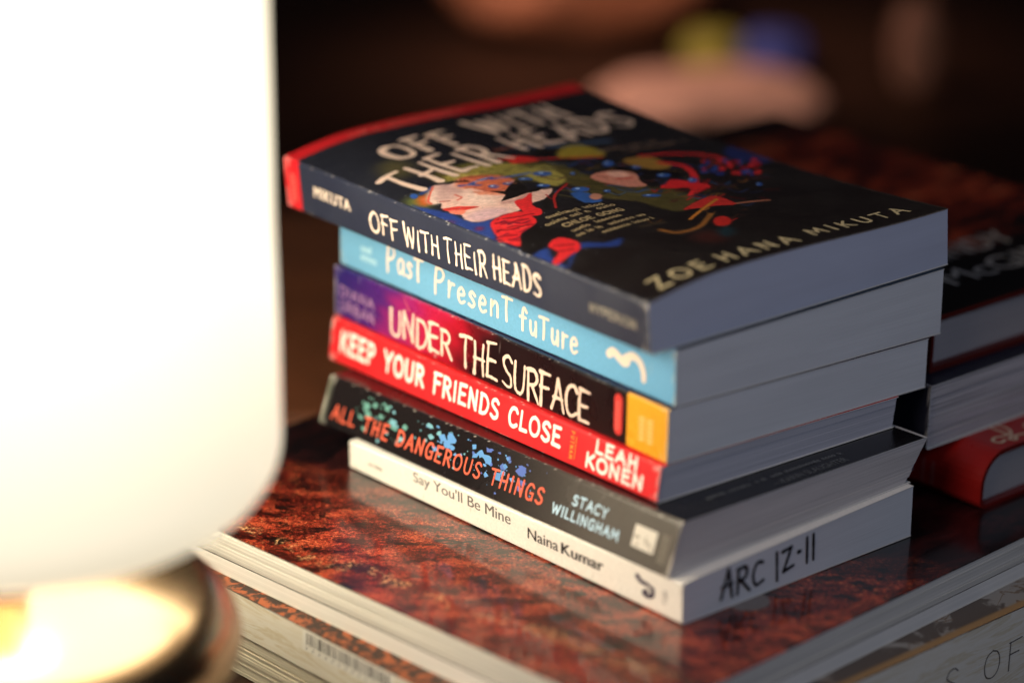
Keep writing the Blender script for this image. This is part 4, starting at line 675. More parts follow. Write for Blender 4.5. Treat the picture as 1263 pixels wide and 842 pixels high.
('p',[(59.9,93.9),(58.3,92.5),(56.6,91.8),(55.2,91.9),(54.3,92.9),(54.3,94.4),(55.0,96.1),(56.4,97.7),(58.1,98.7),(59.7,99.1),(60.9,98.5),(61.4,97.3),(61.0,95.6)],(190,130,110),0.8),
('s',[(36.0,94.3),(45.5,106.2),(59.8,115.3)],(170,36,36),1.1,0.4),
('s',[(99.3,72.4),(99.7,69.1),(104.6,70.5)],(176,40,38),0.8536261740054644,0.6),
('s',[(124.0,82.8),(124.5,80.8),(128.2,82.1)],(150,96,50),0.8556031253998935,0.6),
('s',[(86.5,78.9),(88.8,79.2),(90.8,79.0)],(40,48,80),0.6584823487717091,0.6),
('s',[(114.2,82.1),(113.0,76.6),(119.6,79.4)],(70,40,34),0.9411039090071058,0.6),
('s',[(92.2,85.7),(96.7,86.5),(99.1,84.9)],(120,30,30),0.9068381671692476,0.6),
('s',[(109.7,85.1),(108.2,80.2),(114.2,83.1)],(70,40,34),1.0001233349343854,0.6),
('s',[(70.5,54.9),(72.6,55.4),(74.0,55.1)],(70,40,34),0.6308118382911306,0.6),
('s',[(99.1,78.4),(105.2,80.9),(106.5,78.2)],(120,30,30),0.6890845364635165,0.6),
('s',[(94.9,58.9),(98.7,58.7),(101.7,57.6)],(70,40,34),0.5513204163592659,0.6),
('s',[(87.1,62.7),(88.5,61.5),(91.5,62.0)],(150,96,50),0.7788324773893697,0.6),
('s',[(100.5,76.2),(106.1,78.9),(106.9,76.5)],(96,64,40),0.5935987153630156,0.6),
('s',[(53.9,60.9),(53.2,55.7),(58.7,57.5)],(96,64,40),0.8353228998936467,0.6),
('s',[(93.8,49.5),(94.9,49.4),(96.7,50.0)],(70,40,34),0.948808658953078,0.6),
('s',[(100.6,57.8),(100.4,53.3),(106.3,55.1)],(40,48,80),1.0825784815267228,0.6),
('s',[(84.7,88.4),(83.2,85.5),(86.8,88.1)],(40,48,80),1.0543128797343453,0.6),
('s',[(83.3,43.4),(88.7,45.9),(89.3,43.3)],(70,40,34),0.5724883623651635,0.6),
('s',[(98.2,81.2),(98.7,80.4),(101.0,81.6)],(176,40,38),1.0634254779506538,0.6),
('s',[(97.5,74.2),(96.0,70.5),(100.5,73.2)],(96,64,40),0.9869308476850023,0.6),
('s',[(83.7,90.7),(81.8,87.0),(86.0,90.0)],(176,40,38),0.6027813564514664,0.6),
('s',[(79.1,44.6),(79.1,40.7),(84.2,42.1)],(176,40,38),0.7925008056846583,0.6),
('s',[(93.5,72.3),(97.8,73.0),(100.1,71.5)],(40,48,80),0.8163597070560099,0.6),
('s',[(85.4,71.9),(91.5,74.5),(92.5,71.6)],(176,40,38),0.9651473110624997,0.6),
('s',[(90.4,99.1),(95.8,102.0),(96.4,99.6)],(70,40,34),0.5516768046412075,0.6),
('s',[(94.8,77.6),(97.4,78.0),(99.3,77.7)],(70,40,34),0.7337816219923488,0.6),
('s',[(90.1,83.8),(93.6,82.8),(97.4,82.1)],(120,30,30),0.8333155661977332,0.6),
('s',[(99.3,70.3),(102.7,72.5),(103.2,71.5)],(150,96,50),0.7764907089074025,0.6),
('s',[(90.1,64.2),(95.7,66.6),(96.6,64.2)],(96,64,40),0.5318388597924417,0.6),
('s',[(80.3,55.0),(78.4,50.7),(83.2,53.5)],(96,64,40),0.7765039474573365,0.6),
('s',[(76.9,72.7),(82.1,74.7),(83.3,72.3)],(96,64,40),0.6346645746790844,0.6),
('s',[(94.3,98.5),(92.2,93.7),(97.5,97.1)],(40,48,80),0.9745501378343306,0.6),
('s',[(80.3,75.5),(79.1,72.5),(82.8,74.9)],(70,40,34),1.0098750630945421,0.6),
('s',[(93.1,74.2),(95.5,75.1),(96.7,74.9)],(40,48,80),0.5618799469394421,0.6),
('s',[(111.7,90.8),(110.6,87.9),(114.6,90.4)],(176,40,38),0.8163238350680421,0.6),
('s',[(82.3,60.7),(81.5,57.3),(85.8,59.4)],(150,96,50),1.0049213447524634,0.6),
('s',[(99.3,58.0),(106.1,56.8),(113.7,55.0)],(156,96,76),2.4,0.8),
('p',[(74.9,62.8),(78.5,64.7),(84.3,67.3),(89.7,69.3),(93.9,70.6),(97.5,71.3),(99.8,70.4),(100.5,66.5),(99.9,60.9),(98.5,57.1),(96.1,56.8),(93.0,58.3),(89.7,59.6),(86.3,60.1),(82.8,60.5),(79.8,61.0),(77.1,61.4),(74.9,61.8)],(196,48,46),0.7),
('s',[(68.3,51.5),(80.7,58.4),(96.5,66.7)],(200,126,52),1.6,0.5),
('s',[(49.7,48.2),(53.2,41.6),(64.9,42.5),(79.9,52.1)],(146,94,46),2.4,1),
('p',[(79.9,40.4),(77.2,38.2),(74.4,36.9),(72.3,37.0),(71.1,38.3),(71.2,40.5),(72.6,43.2),(75.0,45.7),(77.8,47.5),(80.4,48.2),(82.2,47.5),(82.7,45.7),(81.9,43.1)],(196,44,40),1),
('p',[(64.9,26.4),(61.7,24.3),(58.1,23.6),(54.8,24.7),(52.4,27.1),(51.6,30.3),(52.5,33.5),(55.0,36.2),(58.4,37.6),(62.1,37.4),(65.1,35.8),(66.8,32.9),(66.7,29.5)],(60,28,26),5),
('p',[(71.3,29.8),(68.9,27.7),(66.5,26.6),(64.6,26.6),(63.6,27.8),(63.8,29.8),(65.1,32.3),(67.3,34.6),(69.8,36.2),(72.1,36.8),(73.6,36.3),(74.0,34.6),(73.2,32.2)],(30,50,60),3),
('s',[(47.1,56.0),(56.8,54.9)],(60,50,40),2,1.5),
]
# ------------------------------------------------------------------ shared materials
PAPER = mat_pages('page_edges', (216, 218, 222), .86, 4.4)
PAPER_B = mat_pages('page_edges_blue', (186, 191, 210), .94)
PAPER_F = mat_pages('page_edges_fanned', (216, 210, 212), .3, .9, .6)
CREAM_PAGES = mat_pages('page_edges_cream', (236, 228, 206), .72, 1.1, .5)
GLOSS = mat_print('glossy_card', .3, .25, .06)
MATTE = mat_print('matte_card', .48, .0, .06, .4)
SHINY = mat_print('laminated_card', .24, .15, .05, .35)
INK_CREAM = mat_ink('ink_cream', (232, 212, 198)); INK_WHITE = mat_ink('ink_white', (244, 238, 232))
INK_BLACK = mat_ink('ink_black', (8, 6, 12), .6); INK_PINK = mat_ink('ink_pale_pink', (236, 206, 192))
INK_CORAL = mat_ink('ink_coral', (232, 104, 78)); INK_BLUE = mat_ink('ink_pale_blue', (190, 222, 244))
INK_GOLD = mat_ink('ink_gold', (214, 152, 60)); INK_TAN = mat_ink('ink_tan', (206, 188, 150))
INK_GREY = mat_ink('ink_grey', (112, 108, 106)); INK_DIM = mat_ink('ink_dim_grey', (104, 106, 108))
INK_RED = mat_ink('ink_red', (214, 58, 54)); INK_LILAC = mat_ink('ink_lilac', (170, 130, 170))
INK_TAUPE = mat_ink('ink_taupe', (150, 142, 130)); INK_PALERED = mat_ink('ink_pale_red', (240, 130, 120))

# ------------------------------------------------------------------ the setting: one dark wooden table
m, nt, N, Lk, p = nodes('dark_wood')
tc = N.new('ShaderNodeTexCoord'); mp = N.new('ShaderNodeMapping'); mp.inputs['Scale'].default_value = (3, 26, 8); mp.inputs['Rotation'].default_value = (0, 0, .7)
n = N.new('ShaderNodeTexNoise'); n.inputs['Scale'].default_value = 1.6; n.inputs['Detail'].default_value = 9; n.inputs['Roughness'].default_value = .62
cr = ramp(N, [(.3, (33, 19, 13)), (.55, (57, 33, 22)), (.75, (76, 46, 29))])
Lk.new(tc.outputs['Object'], mp.inputs[0]); Lk.new(mp.outputs[0], n.inputs['Vector']); Lk.new(n.outputs['Fac'], cr.inputs[0]); Lk.new(cr.outputs[0], p.inputs['Base Color'])
p.inputs['Roughness'].default_value = .5; p.inputs['Specular IOR Level'].default_value = .25
WOOD = m
mb = MB(); X0, X1, Y0, Y1 = -1300, 1300, 500, 3200
mb.add([(X0,Y0,-90),(X1,Y0,-90),(X1,Y1,-90),(X0,Y1,-90),(X0,Y0,-55),(X1,Y0,-55),(X1,Y1,-55),(X0,Y1,-55)],
       [(3,2,1,0),(4,5,6,7),(0,1,5,4),(1,2,6,5),(2,3,7,6),(3,0,4,7)])
tag(mb.build('table_top', [WOOD]), kind='structure')

# ------------------------------------------------------------------ books
class Book:
    """e runs along the spine from the near corner, d from the spine to the fore-edge, zf 0..1 from back cover to front cover"""
    def __init__(s, x, y, yaw, L, W, z0, z1, a0=0, b0=0, a=0, b=0, sh=0, top=None):
        s.c = np.array([x, y]); s.L, s.W, s.z0, s.z1, s.a0, s.b0, s.a, s.b, s.sh = L, W, z0, z1, a0, b0, a, b, sh
        s.u = np.array([math.cos(yaw), math.sin(yaw)]); s.v = np.array([math.sin(yaw), -math.cos(yaw)]); s.T = z1 - z0; s.top = top
        s.ct = .35
    def P(s, e, d, zf, dz=0.):
        q = s.c + s.u * e + s.v * (d + s.sh * zf)
        z = (s.z0 + s.a0 * e + s.b0 * d) * (1 - zf) + (s.z1 + s.a * e + s.b * d) * zf
        if s.top: z += s.top(e, d) * zf
        return np.array([q[0], q[1], z + dz])
    def base(s): return s.P(s.L / 2, s.W / 2, 0)
    def plane_at(s, c):   # height of the front cover's plane over another book's corner
        r = np.asarray(c) - s.c; return s.z1 + s.a * float(r @ s.u) + s.b * float(r @ s.v)
    # surfaces to print on
    def spine_s(s, x, y, l): return s.P(s.L - x, -l, y / s.T)                  # x from the left end, y up
    def front_s(s, x, y, l): return s.P(y, x, 1, l)                              # x from spine, y from foot
    def foot_s(s, x, y, l):                                                       # cut lower edge of the pages
        q = s.P(0, x, y / s.T); return np.array([*(q[:2] - s.u * (l + .05)), q[2]])

def shell(mb, outer, inner, us, vs, mat, colfn, edge=(.72, .7, .66), smooth=False):
    """closed thin card: printed outside, white card inside and at the edges"""
    mb.grid(outer, us, vs, mat, colfn=colfn, smooth=smooth)
    mb.grid(inner, us, vs, mat, colfn=lambda a, b: edge, flip=True)
    two = (0, 1); pick = lambda a, b, k: outer(a, b) if k == 0 else inner(a, b)
    for a in (us[0], us[-1]): mb.grid(lambda b, k, a=a: pick(a, b, k), vs, two, mat, colfn=lambda b, k: edge, flip=(a == us[0]))
    for b in (vs[0], vs[-1]): mb.grid(lambda a, k, b=b: pick(a, b, k), us, two, mat, colfn=lambda a, k: edge, flip=(b != vs[0]))

def spine_profile(bk, r=1.1):
    """(d, z offset from top/bottom) around the spine: rounded at both folds"""
    T = bk.T; pr = []
    for k in range(6):
        t = math.pi / 2 * k / 5; pr.append((r - r * math.sin(t), 1 - (r - r * math.cos(t)) / T))
    for k in range(1, 6): pr.append((0, 1 - r / T - (1 - 2 * r / T) * k / 6))
    for k in range(6):
        t = math.pi / 2 * k / 5; pr.append((r - r * math.cos(t), (r - r * math.sin(t)) / T))
    return pr

def make_spine(bk, colfn0, mat, res=1.5, r=1.1, seed=None):
    rw = random.Random(int(bk.L * 10)); cre = [(rw.uniform(.25, .85) * bk.T, rw.uniform(0, 6)) for _ in range(2)]; res = min(res, .9)
    def colfn(x, y):
        c = colfn0(x, y); ex = min(x, bk.L - x); ey = min(y, bk.T - y)
        if ex < 1.0 and rw.random() < .55 or ey < .55 and rw.random() < .07 or ex < 4 and ey < 1.6 and rw.random() < .4 or rw.random() < .0012:
            c = mixc(c, (205, 198, 190), rw.uniform(.25, .8))
        return c
    mb = MB(); pr = spine_profile(bk, r); es = np.linspace(0, bk.L, max(2, int(bk.L / res)) + 1)
    js = list(range(len(pr))); ct = bk.ct
    def out(e, j): d, zf = pr[j]; return bk.P(e, d, zf)
    def inn(e, j):
        d, zf = pr[j]; return bk.P(e, min(d + ct, r), min(max(zf, ct / bk.T), 1 - ct / bk.T))
    shell(mb, out, inn, es, js, 0, lambda e, j: lin(colfn(bk.L - e, pr[j][1] * bk.T)), smooth=False)
    return mb

def make_cover(bk, zf, colfn, res=6., r=1.1, mat=0):
    mb = MB(); es = np.linspace(0, bk.L, int(bk.L / res) + 1); ds = np.linspace(r, bk.W, int(bk.W / res) + 1); sg = -1 if zf else 1
    f = (lambda e, d: bk.P(e, d, zf)); g = (lambda e, d: bk.P(e, d, zf, sg * bk.ct))
    if zf: shell(mb, f, g, es, ds, 0, lambda e, d: lin(colfn(d, e)))
    else: shell(mb, lambda d, e: f(e, d), lambda d, e: g(e, d), ds, es, 0, lambda d, e: lin(colfn(d, e)))
    return mb

def make_pages(bk, mats, inset=.15, fan=0., seed=0, layers=1, step=.35, sp=None):
    """the block of paper; layers > 1 lets whole signatures stand a little in or out"""
    mb = MB(); rng = random.Random(seed); ct = bk.ct / bk.T + .002; sp = .5 if sp is None else sp
    zs = [ct + (1 - 2 * ct) * k / layers for k in range(layers + 1)]
    for k in range(layers):
        i0 = inset + (rng.uniform(0, step) if layers > 1 else 0); i1 = inset + (rng.uniform(0, step) if layers > 1 else 0)
        za, zb = zs[k], zs[k + 1]
        ne, nd = 10, 10
        def pt(e, d, zf):
            f = fan * (zf - .5) if d > bk.W - 2 else 0
            return bk.P(e, d + f, zf)
        e0, e1, d0, d1 = i0, bk.L - .3, sp, bk.W - i1
        E = np.linspace(e0, e1, ne + 1); D = np.linspace(d0, d1, nd + 1); Zs = np.linspace(za, zb, 3)
        uv = lambda e, d, z: (e + d + seed * 37, z * bk.T + seed * 11)
        mb.grid(lambda d, z: pt(e0, d, z), D, Zs, 0, uvfn=lambda d, z: uv(e0, d, z))
        mb.grid(lambda d, z: pt(e1, d, z), D, Zs, 0, uvfn=lambda d, z: uv(e1, d, z), flip=True)
        mb.grid(lambda e, z: pt(e, d1, z), E, Zs, 0, uvfn=lambda e, z: uv(e, d1, z))
        mb.grid(lambda e, z: pt(e, d0, z), E, Zs, 0, uvfn=lambda e, z: uv(e, d0, z), flip=True)
        mb.grid(lambda e, d: pt(e, d, zb), E, D, 0, uvfn=lambda e, d: (e, d))
        mb.grid(lambda e, d: pt(e, d, za), E, D, 0, uvfn=lambda e, d: (e, d), flip=True)
    return mb

def mixc(a, b, t):
    t = min(max(t, 0), 1); t = t * t * (3 - 2 * t); return tuple(x + (y - x) * t for x, y in zip(a, b))
def speck(rng, prob): return rng.random() < prob

FIT = {  # x, y, yaw, L, W, z0, z1, a0, b0, a, b, shear
 'B6': (65.742,1010.095,2.316,193.9,129.2,.3,17.208,0,0,-.025,.038,-.66),
 'B5': (59.809,1012.986,2.290,212.6,132.2,17.208,38.476,-.025,.038,-.031,.010,6.4),
 'B4': (55.612,1034.602,2.262,208.7,126.4,38.476,52.881,-.031,.010,-.009,-.004,1.67),
 'B3': (58.814,1037.198,2.266,209.1,139.8,52.881,75.022,-.009,-.004,-.007,-.011,-.28),
 'B2': (60.994,1039.039,2.271,207.6,144.3,75.022,97.764,-.007,-.011,-.010,.024,-.72),
 'B1': (50.910,1033.477,2.270,227.8,159.1,97.764,118.303,-.010,.024,-.003,.045,-2.56)}
def cover_bend(e, d, L=227.8, W=159.1):
    t = min(max(d / W, 0), 1); q = min(max(e / L, 0), 1)
    f = math.sin(math.pi / 2 * t / .25) if t < .25 else .5 * (1 + math.cos(math.pi * (t - .25) / .75))
    return 4.2 * f - 18 * q * (1 - q) * t * t
BK = {}; prev = None
for k in ('B6', 'B5', 'B4', 'B3', 'B2', 'B1'):
    b = Book(*FIT[k], top=cover_bend if k == 'B1' else None)
    if prev is not None:   # rest on the book beneath
        z = prev.plane_at(b.c) + .25
        b.z0 = z; b.T = b.z1 - b.z0
    BK[k] = b; prev = b
STACK = 'books in the leaning near stack'

# --- bottom: thin cream book
b = BK['B6']; t = thing('thin_book', b.base(), 'thin cream-white book with marker writing on its pages, lowest of the near stack', 'book', STACK)
cream = lambda x, y: (246, 241, 234)
mb = make_spine(b, cream, MATTE, 3)
ref = None
font_text(mb, "Say You'll Be Mine", 40.8, 99.5, 7.8, 15.4, b.spine_s, 1, .03)
font_text(mb, 'Naina', 109.3, 126.8, 7.0, 12.2, b.spine_s, 2, .03)
font_text(mb, 'Kumar', 128.4, 152, 7.0, 12.2, b.spine_s, 2, .06)
rngk = random.Random(5)
ribbon(mb, catmull([(170.2, 12.2), (172.5, 10.6), (175.8, 10.4), (178.6, 9.2)]), 2.3, b.spine_s, 3, rngk, .5)
ribbon(mb, catmull([(178.4, 9.4), (178.2, 6.6), (175.2, 5.6), (173.6, 6.4), (175.4, 7.6)]), 2.0, b.spine_s, 3, rngk, .2)
for k, ch in enumerate('DELL'):
    g = G[ch]
    for st in g[1]:
        P = st[1:] if st[0] == 'c' else st
        ribbon(mb, [(184.2 + p[1] * 1.7, 10.8 - k * 1.5 - p[0] * 1.6) for p in P], .3, b.spine_s, 4, rngk)
scribble(mb, 12.5, 22, 7.4, 9.2, .35, b.spine_s, 4, 4)
mb.build('spine', [MATTE, INK_GREY, INK_BLACK, mat_ink('ink_plum', (40, 20, 58)), INK_GREY], t)
make_cover(b, 1, cream).build('front_cover', [MATTE], t); make_cover(b, 0, cream).build('back_cover', [MATTE], t)
mb = make_pages(b, None, .15, seed=1)
rngm = random.Random(8)
def marker(P, w=1.4): ribbon(mb, catmull(P) if len(P) > 2 else P, w, b.foot_s, 1, rngm, .1, .08)
marker([(20.4, 4.4), (24.2, 15.4)]); marker([(24.2, 15.3), (26.4, 3.6)]); marker([(20.8, 8.8), (26.4, 9.2)])
marker([(29.6, 13.2), (29.2, 4.0)]); marker([(29.0, 13.6), (33.6, 13.4), (33.6, 9.8), (29.6, 9.0)]); marker([(30.8, 9.0), (35.8, 3.8)])
marker([(43.0, 12.4), (39.8, 12.8), (37.8, 8.8), (39.4, 4.6), (43.6, 5.4)])
marker([(50.6, 13.6), (51.2, 3.0)]); marker([(53.6, 13.0), (58.8, 13.6)]); marker([(58.8, 13.6), (54.6, 5.6)]); marker([(54.4, 5.4), (60.2, 6.4)])
marker([(62.6, 10.6), (63.8, 10.6)], 1.6); marker([(67.4, 14.6), (67.8, 5.4)]); marker([(71.0, 14.8), (71.4, 5.6)])
mb.build('page_block', [PAPER, INK_BLACK], t)

# --- black book with blue flakes and coral title
b = BK['B5']; t = thing('paperback_book', b.base(), 'black glossy paperback with coral spine title and scattered blue flakes', 'book', STACK)
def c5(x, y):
    c = mixc((30, 26, 28), (98, 93, 88), (x - 88) / 100)  # greyer right end: reflected haze put into the spine colour
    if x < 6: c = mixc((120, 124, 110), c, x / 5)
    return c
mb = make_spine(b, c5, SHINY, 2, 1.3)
rng = random.Random(12)
FLK = [mat_ink('flake_' + n_, c) for n_, c in (('teal', (104, 160, 152)), ('aqua', (120, 178, 196)), ('sky', (96, 152, 214)), ('blue', (84, 110, 190)))]
def flake(x, y, r, mi):
    n_ = rng.randint(4, 6); a0 = rng.uniform(0, 6); pts = [(x + r * rng.uniform(.45, 1.2) * math.cos(a0 + 6.28 * k / n_), min(max(y + .62 * r * rng.uniform(.4, 1.2) * math.sin(a0 + 6.28 * k / n_), .8), b.T - 2.2)) for k in range(n_)]
    LIFT[0] += 1; l = .04 + (LIFT[0] % 10) * .002
    mb.add([b.spine_s(q[0], q[1], l) for q in pts], [tuple(range(n_))], mi)
for k in range(130):
    x = rng.choice([rng.gauss(28, 7), rng.gauss(44, 5), rng.gauss(74, 9), rng.gauss(80, 7), rng.gauss(98, 7), rng.gauss(112, 6), rng.gauss(122, 9), rng.gauss(60, 25)])
    if not 12 < x < 142: continue
    y = min(max(rng.gauss(13.5, 4.2), 1.2), b.T - 2.6)
    mi = 1 + (0 if x < 34 else rng.choice((0, 1)) if x < 56 else rng.choice((1, 2)) if x < 92 else rng.choice((2, 3)))
    flake(x, y, rng.choice((.35, .5, .7, .9, 1.3, 2.0, 2.6)), mi)
for x, y in ((27, 15), (28.5, 12), (45, 13), (76, 15), (79, 13.5), (81, 16), (100, 15.5), (104, 15), (112, 9.4), (124, 15)): flake(x, y, 3.4, 1 + (0 if x < 34 else 1 if x < 60 else 2 if x < 115 else 3))
brush_text(mb, 'ALL THE DANGEROUS THINGS', 7.2, 139.5, 4.2, 10.2, .95, b.spine_s, 5, 3, 0, 0, 0, .3, slope=.018)
brush_text(mb, 'STACY', 155.6, 174.6, 11.6, 15.2, .75, b.spine_s, 6, 3, 0, 0, 0, .26)
brush_text(mb, 'WILLINGHAM', 145.6, 183.2, 5.6, 9.2, .75, b.spine_s, 6, 3, 0, 0, 0, .26)
rect(mb, 190.2, 202.2, 6.2, 14.4, b.spine_s, 7)
for k in range(9):  # worn emblem in the pale square
    x, y = rng.uniform(191.5, 200.5), rng.uniform(7.2, 13.2); ribbon(mb, [(x, y), (x + rng.uniform(-1.5, 1.5), y + rng.uniform(-1, 1))], .7, b.spine_s, 8, rng)
for k in range(3):
    for j in range(9): ribbon(mb, [(205 + k * 1.5, 4.5 + j * 1.2), (205.8 + k * 1.5, 5.1 + j * 1.2)], .4, b.spine_s, 9, rng)
mb.build('spine', [SHINY] + FLK + [INK_CORAL, INK_BLUE, mat_ink('ink_offwhite', (222, 216, 206)), INK_TAUPE, INK_TAUPE], t)
mb = make_cover(b, 1, lambda x, y: (22, 20, 22), r=1.3)
font_text(mb, '\u2014KARIN SLAUGHTER', 52, 92, 2.6, 6.4, b.front_s, 1, 0, .05)
scribble(mb, 22, 96, 9.6, 12, .5, b.front_s, 1, 6)
mb.build('front_cover', [SHINY, INK_DIM], t); make_cover(b, 0, lambda x, y: (24, 22, 24), r=1.3).build('back_cover', [SHINY], t)
make_pages(b, None, .2, 5.5, 2, 7, .3).build('page_block', [mat_pages('page_edges_loose', (206, 200, 198), .7, 1.8, 1.0)], t)

# --- red book
b = BK['B4']; t = thing('paperback_book', b.base(), 'bright red paperback with bold white title along its spine, in the near stack', 'book', STACK)
red = lambda x, y: (222, 40, 46)
mb = make_spine(b, red, MATTE, 3)
brush_text(mb, 'KEEP YOUR FRIENDS CLOSE', 7.2, 151.2, 4.6, 11.2, 1.5, b.spine_s, 1, 3, 0, 0, 0, .24, slope=.004)
brush_text(mb, 'LEAH', 172.2, 195.8, 9.2, 13.8, 1.35, b.spine_s, 1, 3, 0, 0, 0, .26)
brush_text(mb, 'KONEN', 167.4, 199.8, 2.6, 7.6, 1.35, b.spine_s, 1, 3, 0, 0, 0, .24)
rngp = random.Random(2)
for k, ch in enumerate('PUTNAM'):
    for st in G[ch][1]:
        P = st[1:] if st[0] == 'c' else st
        ribbon(mb, [(157.4 + p[1] * 1.9, 3.2 + (5 - k) * 1.75 + (.62 - p[0]) * 1.5) for p in P], .32, b.spine_s, 2, rngp)
ribbon(mb, [(160.6, 3.2), (160.6, 11.5)], .3, b.spine_s, 2, rngp)
mb.build('spine', [MATTE, INK_WHITE, INK_GOLD], t)
make_cover(b, 1, red).build('front_cover', [MATTE], t); make_cover(b, 0, lambda x, y: (24, 22, 26)).build('back_cover', [MATTE], t)
make_pages(b, None, .3, 0, 3, 4, .5).build('page_block', [mat_pages('page_edges_grey', (190, 190, 200), .72, 2.2, .8)], t)

# --- purple to black book
b = BK['B3']; t = thing('paperback_book', b.base(), 'paperback whose spine fades from purple through red to black with an orange end', 'book', STACK)
def c3(x, y):
    if x > 186.6: return (240, 168, 46)
    yy = y / 22
    stops = [(0, (46, 34, 104)), (26, (74, 34, 112)), (44, (150, 34, 104)), (66, (178, 30, 66)), (78, (168, 22, 42)), (92, (96, 16, 26)), (103, (30, 14, 18)), (210, (24, 14, 18))]
    x = x + (yy - .5) * -14 + 3 * math.sin(y * .7 + x * .2)
    for (p0, c0), (p1, c1) in zip(stops, stops[1:]):
        if x <= p1: return mixc(c0, c1, (x - p0) / (p1 - p0))
    return stops[-1][1]
mb = make_spine(b, c3, GLOSS, .7)
BR = dict(taper=.3, rough=.2, wob=.055, gap=.1)
brush_text(mb, 'DIANA', 4.2, 27.6, 9.8, 14.0, .7, b.spine_s, 3, 2, .1, .05, .01, .2)
brush_text(mb, 'URBAN', 4.2, 27.6, 3.6, 7.8, .7, b.spine_s, 3, 2, .1, .05, .01, .2)
brush_text(mb, 'UNDER', 38.6, 79.6, 3.0, 14.6, 1.7, b.spine_s, 1, 7, **BR)
brush_text(mb, 'THE', 85.6, 108.6, 2.6, 16, 1.7, b.spine_s, 1, 9, **BR)
brush_text(mb, 'SURFACE', 112.2, 164.6, 2.4, 15.2, 1.7, b.spine_s, 1, 11, **BR)
ribbon(mb, catmull([(48, 21), (50, 18), (52, 16)]), .25, b.spine_s, 5, random.Random(1))
ribbon(mb, [(181.4, 5.4), (181.4, 17.6)], 4.6, b.spine_s, 2, random.Random(1))
for k in range(8): ribbon(mb, [(180.4, 5.6 + k * 1.5), (182.4, 6.2 + k * 1.5)], .45, b.spine_s, 5, random.Random(k), off=.36)
for xx in (193.6, 198.2):
    for k in range(6): ribbon(mb, [(xx, 5.6 + k * 1.7), (xx + 2.6, 6.0 + k * 1.7)], .9, b.spine_s, 4, random.Random(k))
mb.build('spine', [GLOSS, INK_PINK, INK_RED, INK_LILAC, mat_ink('ink_pale_orange', (250, 206, 130)), INK_PALERED], t)
make_cover(b, 1, lambda x, y: (40, 24, 60)).build('front_cover', [GLOSS], t); make_cover(b, 0, lambda x, y: (30, 18, 26)).build('back_cover', [GLOSS], t)
make_pages(b, None, .15, 0, 4, 3, .12).build('page_block', [PAPER], t)

# --- light blue book
b = BK['B2']; t = thing('paperback_book', b.base(), 'light blue paperback with hand-lettered cream spine title and small white mark', 'book', STACK)
blue = lambda x, y: mixc((106, 162, 200), (104, 166, 208), x / 200)
mb = make_spine(b, blue, MATTE, 3)
LB = dict(taper=.1, rough=.06, wob=.03, gap=.2)
brush_text(mb, 'Past', 32.6, 56.2, 7.2, 17.4, 1.35, b.spine_s, 1, 3, map_={'P': 'p_'}, **LB)
brush_text(mb, 'Present', 64.2, 113, 6.0, 16.2, 1.35, b.spine_s, 1, 5, map_={'P': 'p_'}, **LB)
brush_text(mb, 'future', 117.6, 152.4, 5.0, 14.4, 1.35, b.spine_s, 1, 6, **LB)
rngf = random.Random(4)
ribbon(mb, catmull([(170.6, 10.6), (173, 12.2), (176, 11), (179, 9.6), (181, 10.4)]), 3.4, b.spine_s, 1, rngf)
ribbon(mb, catmull([(180, 11.4), (184, 13.6), (188, 12.4), (190.2, 8.6), (190.4, 5.8)]), 3.4, b.spine_s, 1, rngf, .3)
scribble(mb, 14.5, 24.5, 10.4, 13.4, .6, b.spine_s, 2, 3); scribble(mb, 14.5, 24.5, 6.4, 9.4, .6, b.spine_s, 2, 5)
mb.build('spine', [MATTE, INK_CREAM, mat_ink('ink_ice_blue', (176, 214, 228))], t)
make_cover(b, 1, lambda x, y: (30, 46, 64)).build('front_cover', [MATTE], t); make_cover(b, 0, blue).build('back_cover', [MATTE], t)  # front cover darkened to draw the shadow line below the top book
make_pages(b, None, .12, 0, 5, 3, .1).build('page_block', [PAPER], t)

# --- topmost: navy paperback with the painted cover
b = BK['B1']; t = thing('paperback_book', b.base(), 'wide navy paperback with red stripe and painted face on its curved cover', 'book', STACK)
rs = random.Random(21)
def c1(x, y):
    c = (206, 32, 40) if x < 10.8 else (40, 44, 62)
    if y > b.T - 1.0 and x > 12 and rs.random() < .04: c = mixc(c, (150, 150, 160), rs.random())
    return c
mb = make_spine(b, c1, MATTE, .9)
SB = dict(taper=.4, rough=.2, wob=.06, gap=.22)
font_text(mb, 'MIKUTA', 20.4, 45.8, 8.8, 13.4, b.spine_s, 1, .05, spacing=1.12)
brush_text(mb, 'OFF', 58.8, 77.2, 4.8, 12.8, 1.25, b.spine_s, 1, 3, **SB)
brush_text(mb, 'WITH', 81, 103.6, 4.2, 12.6, 1.25, b.spine_s, 1, 5, **SB)
brush_text(mb, 'THEIR', 107.6, 133.6, 4.6, 13.8, 1.25, b.spine_s, 1, 8, **SB)
brush_text(mb, 'HEADS', 137.8, 166.4, 5.6, 15, 1.35, b.spine_s, 1, 10, **SB)
brush_text(mb, 'HYPERION', 195, 220.6, 8.2, 11.6, .6, b.spine_s, 2, 2, 0, 0, 0, .22)
for k in range(2): scribble_pts = [ribbon(mb, [(3.8 + k * 2.4, 4 + j * 1.3), (5.2 + k * 2.4, 4.5 + j * 1.3)], .4, b.spine_s, 3, rs) for j in range(9)]
mb.build('spine', [MATTE, INK_CREAM, INK_TAUPE, INK_PALERED], t)

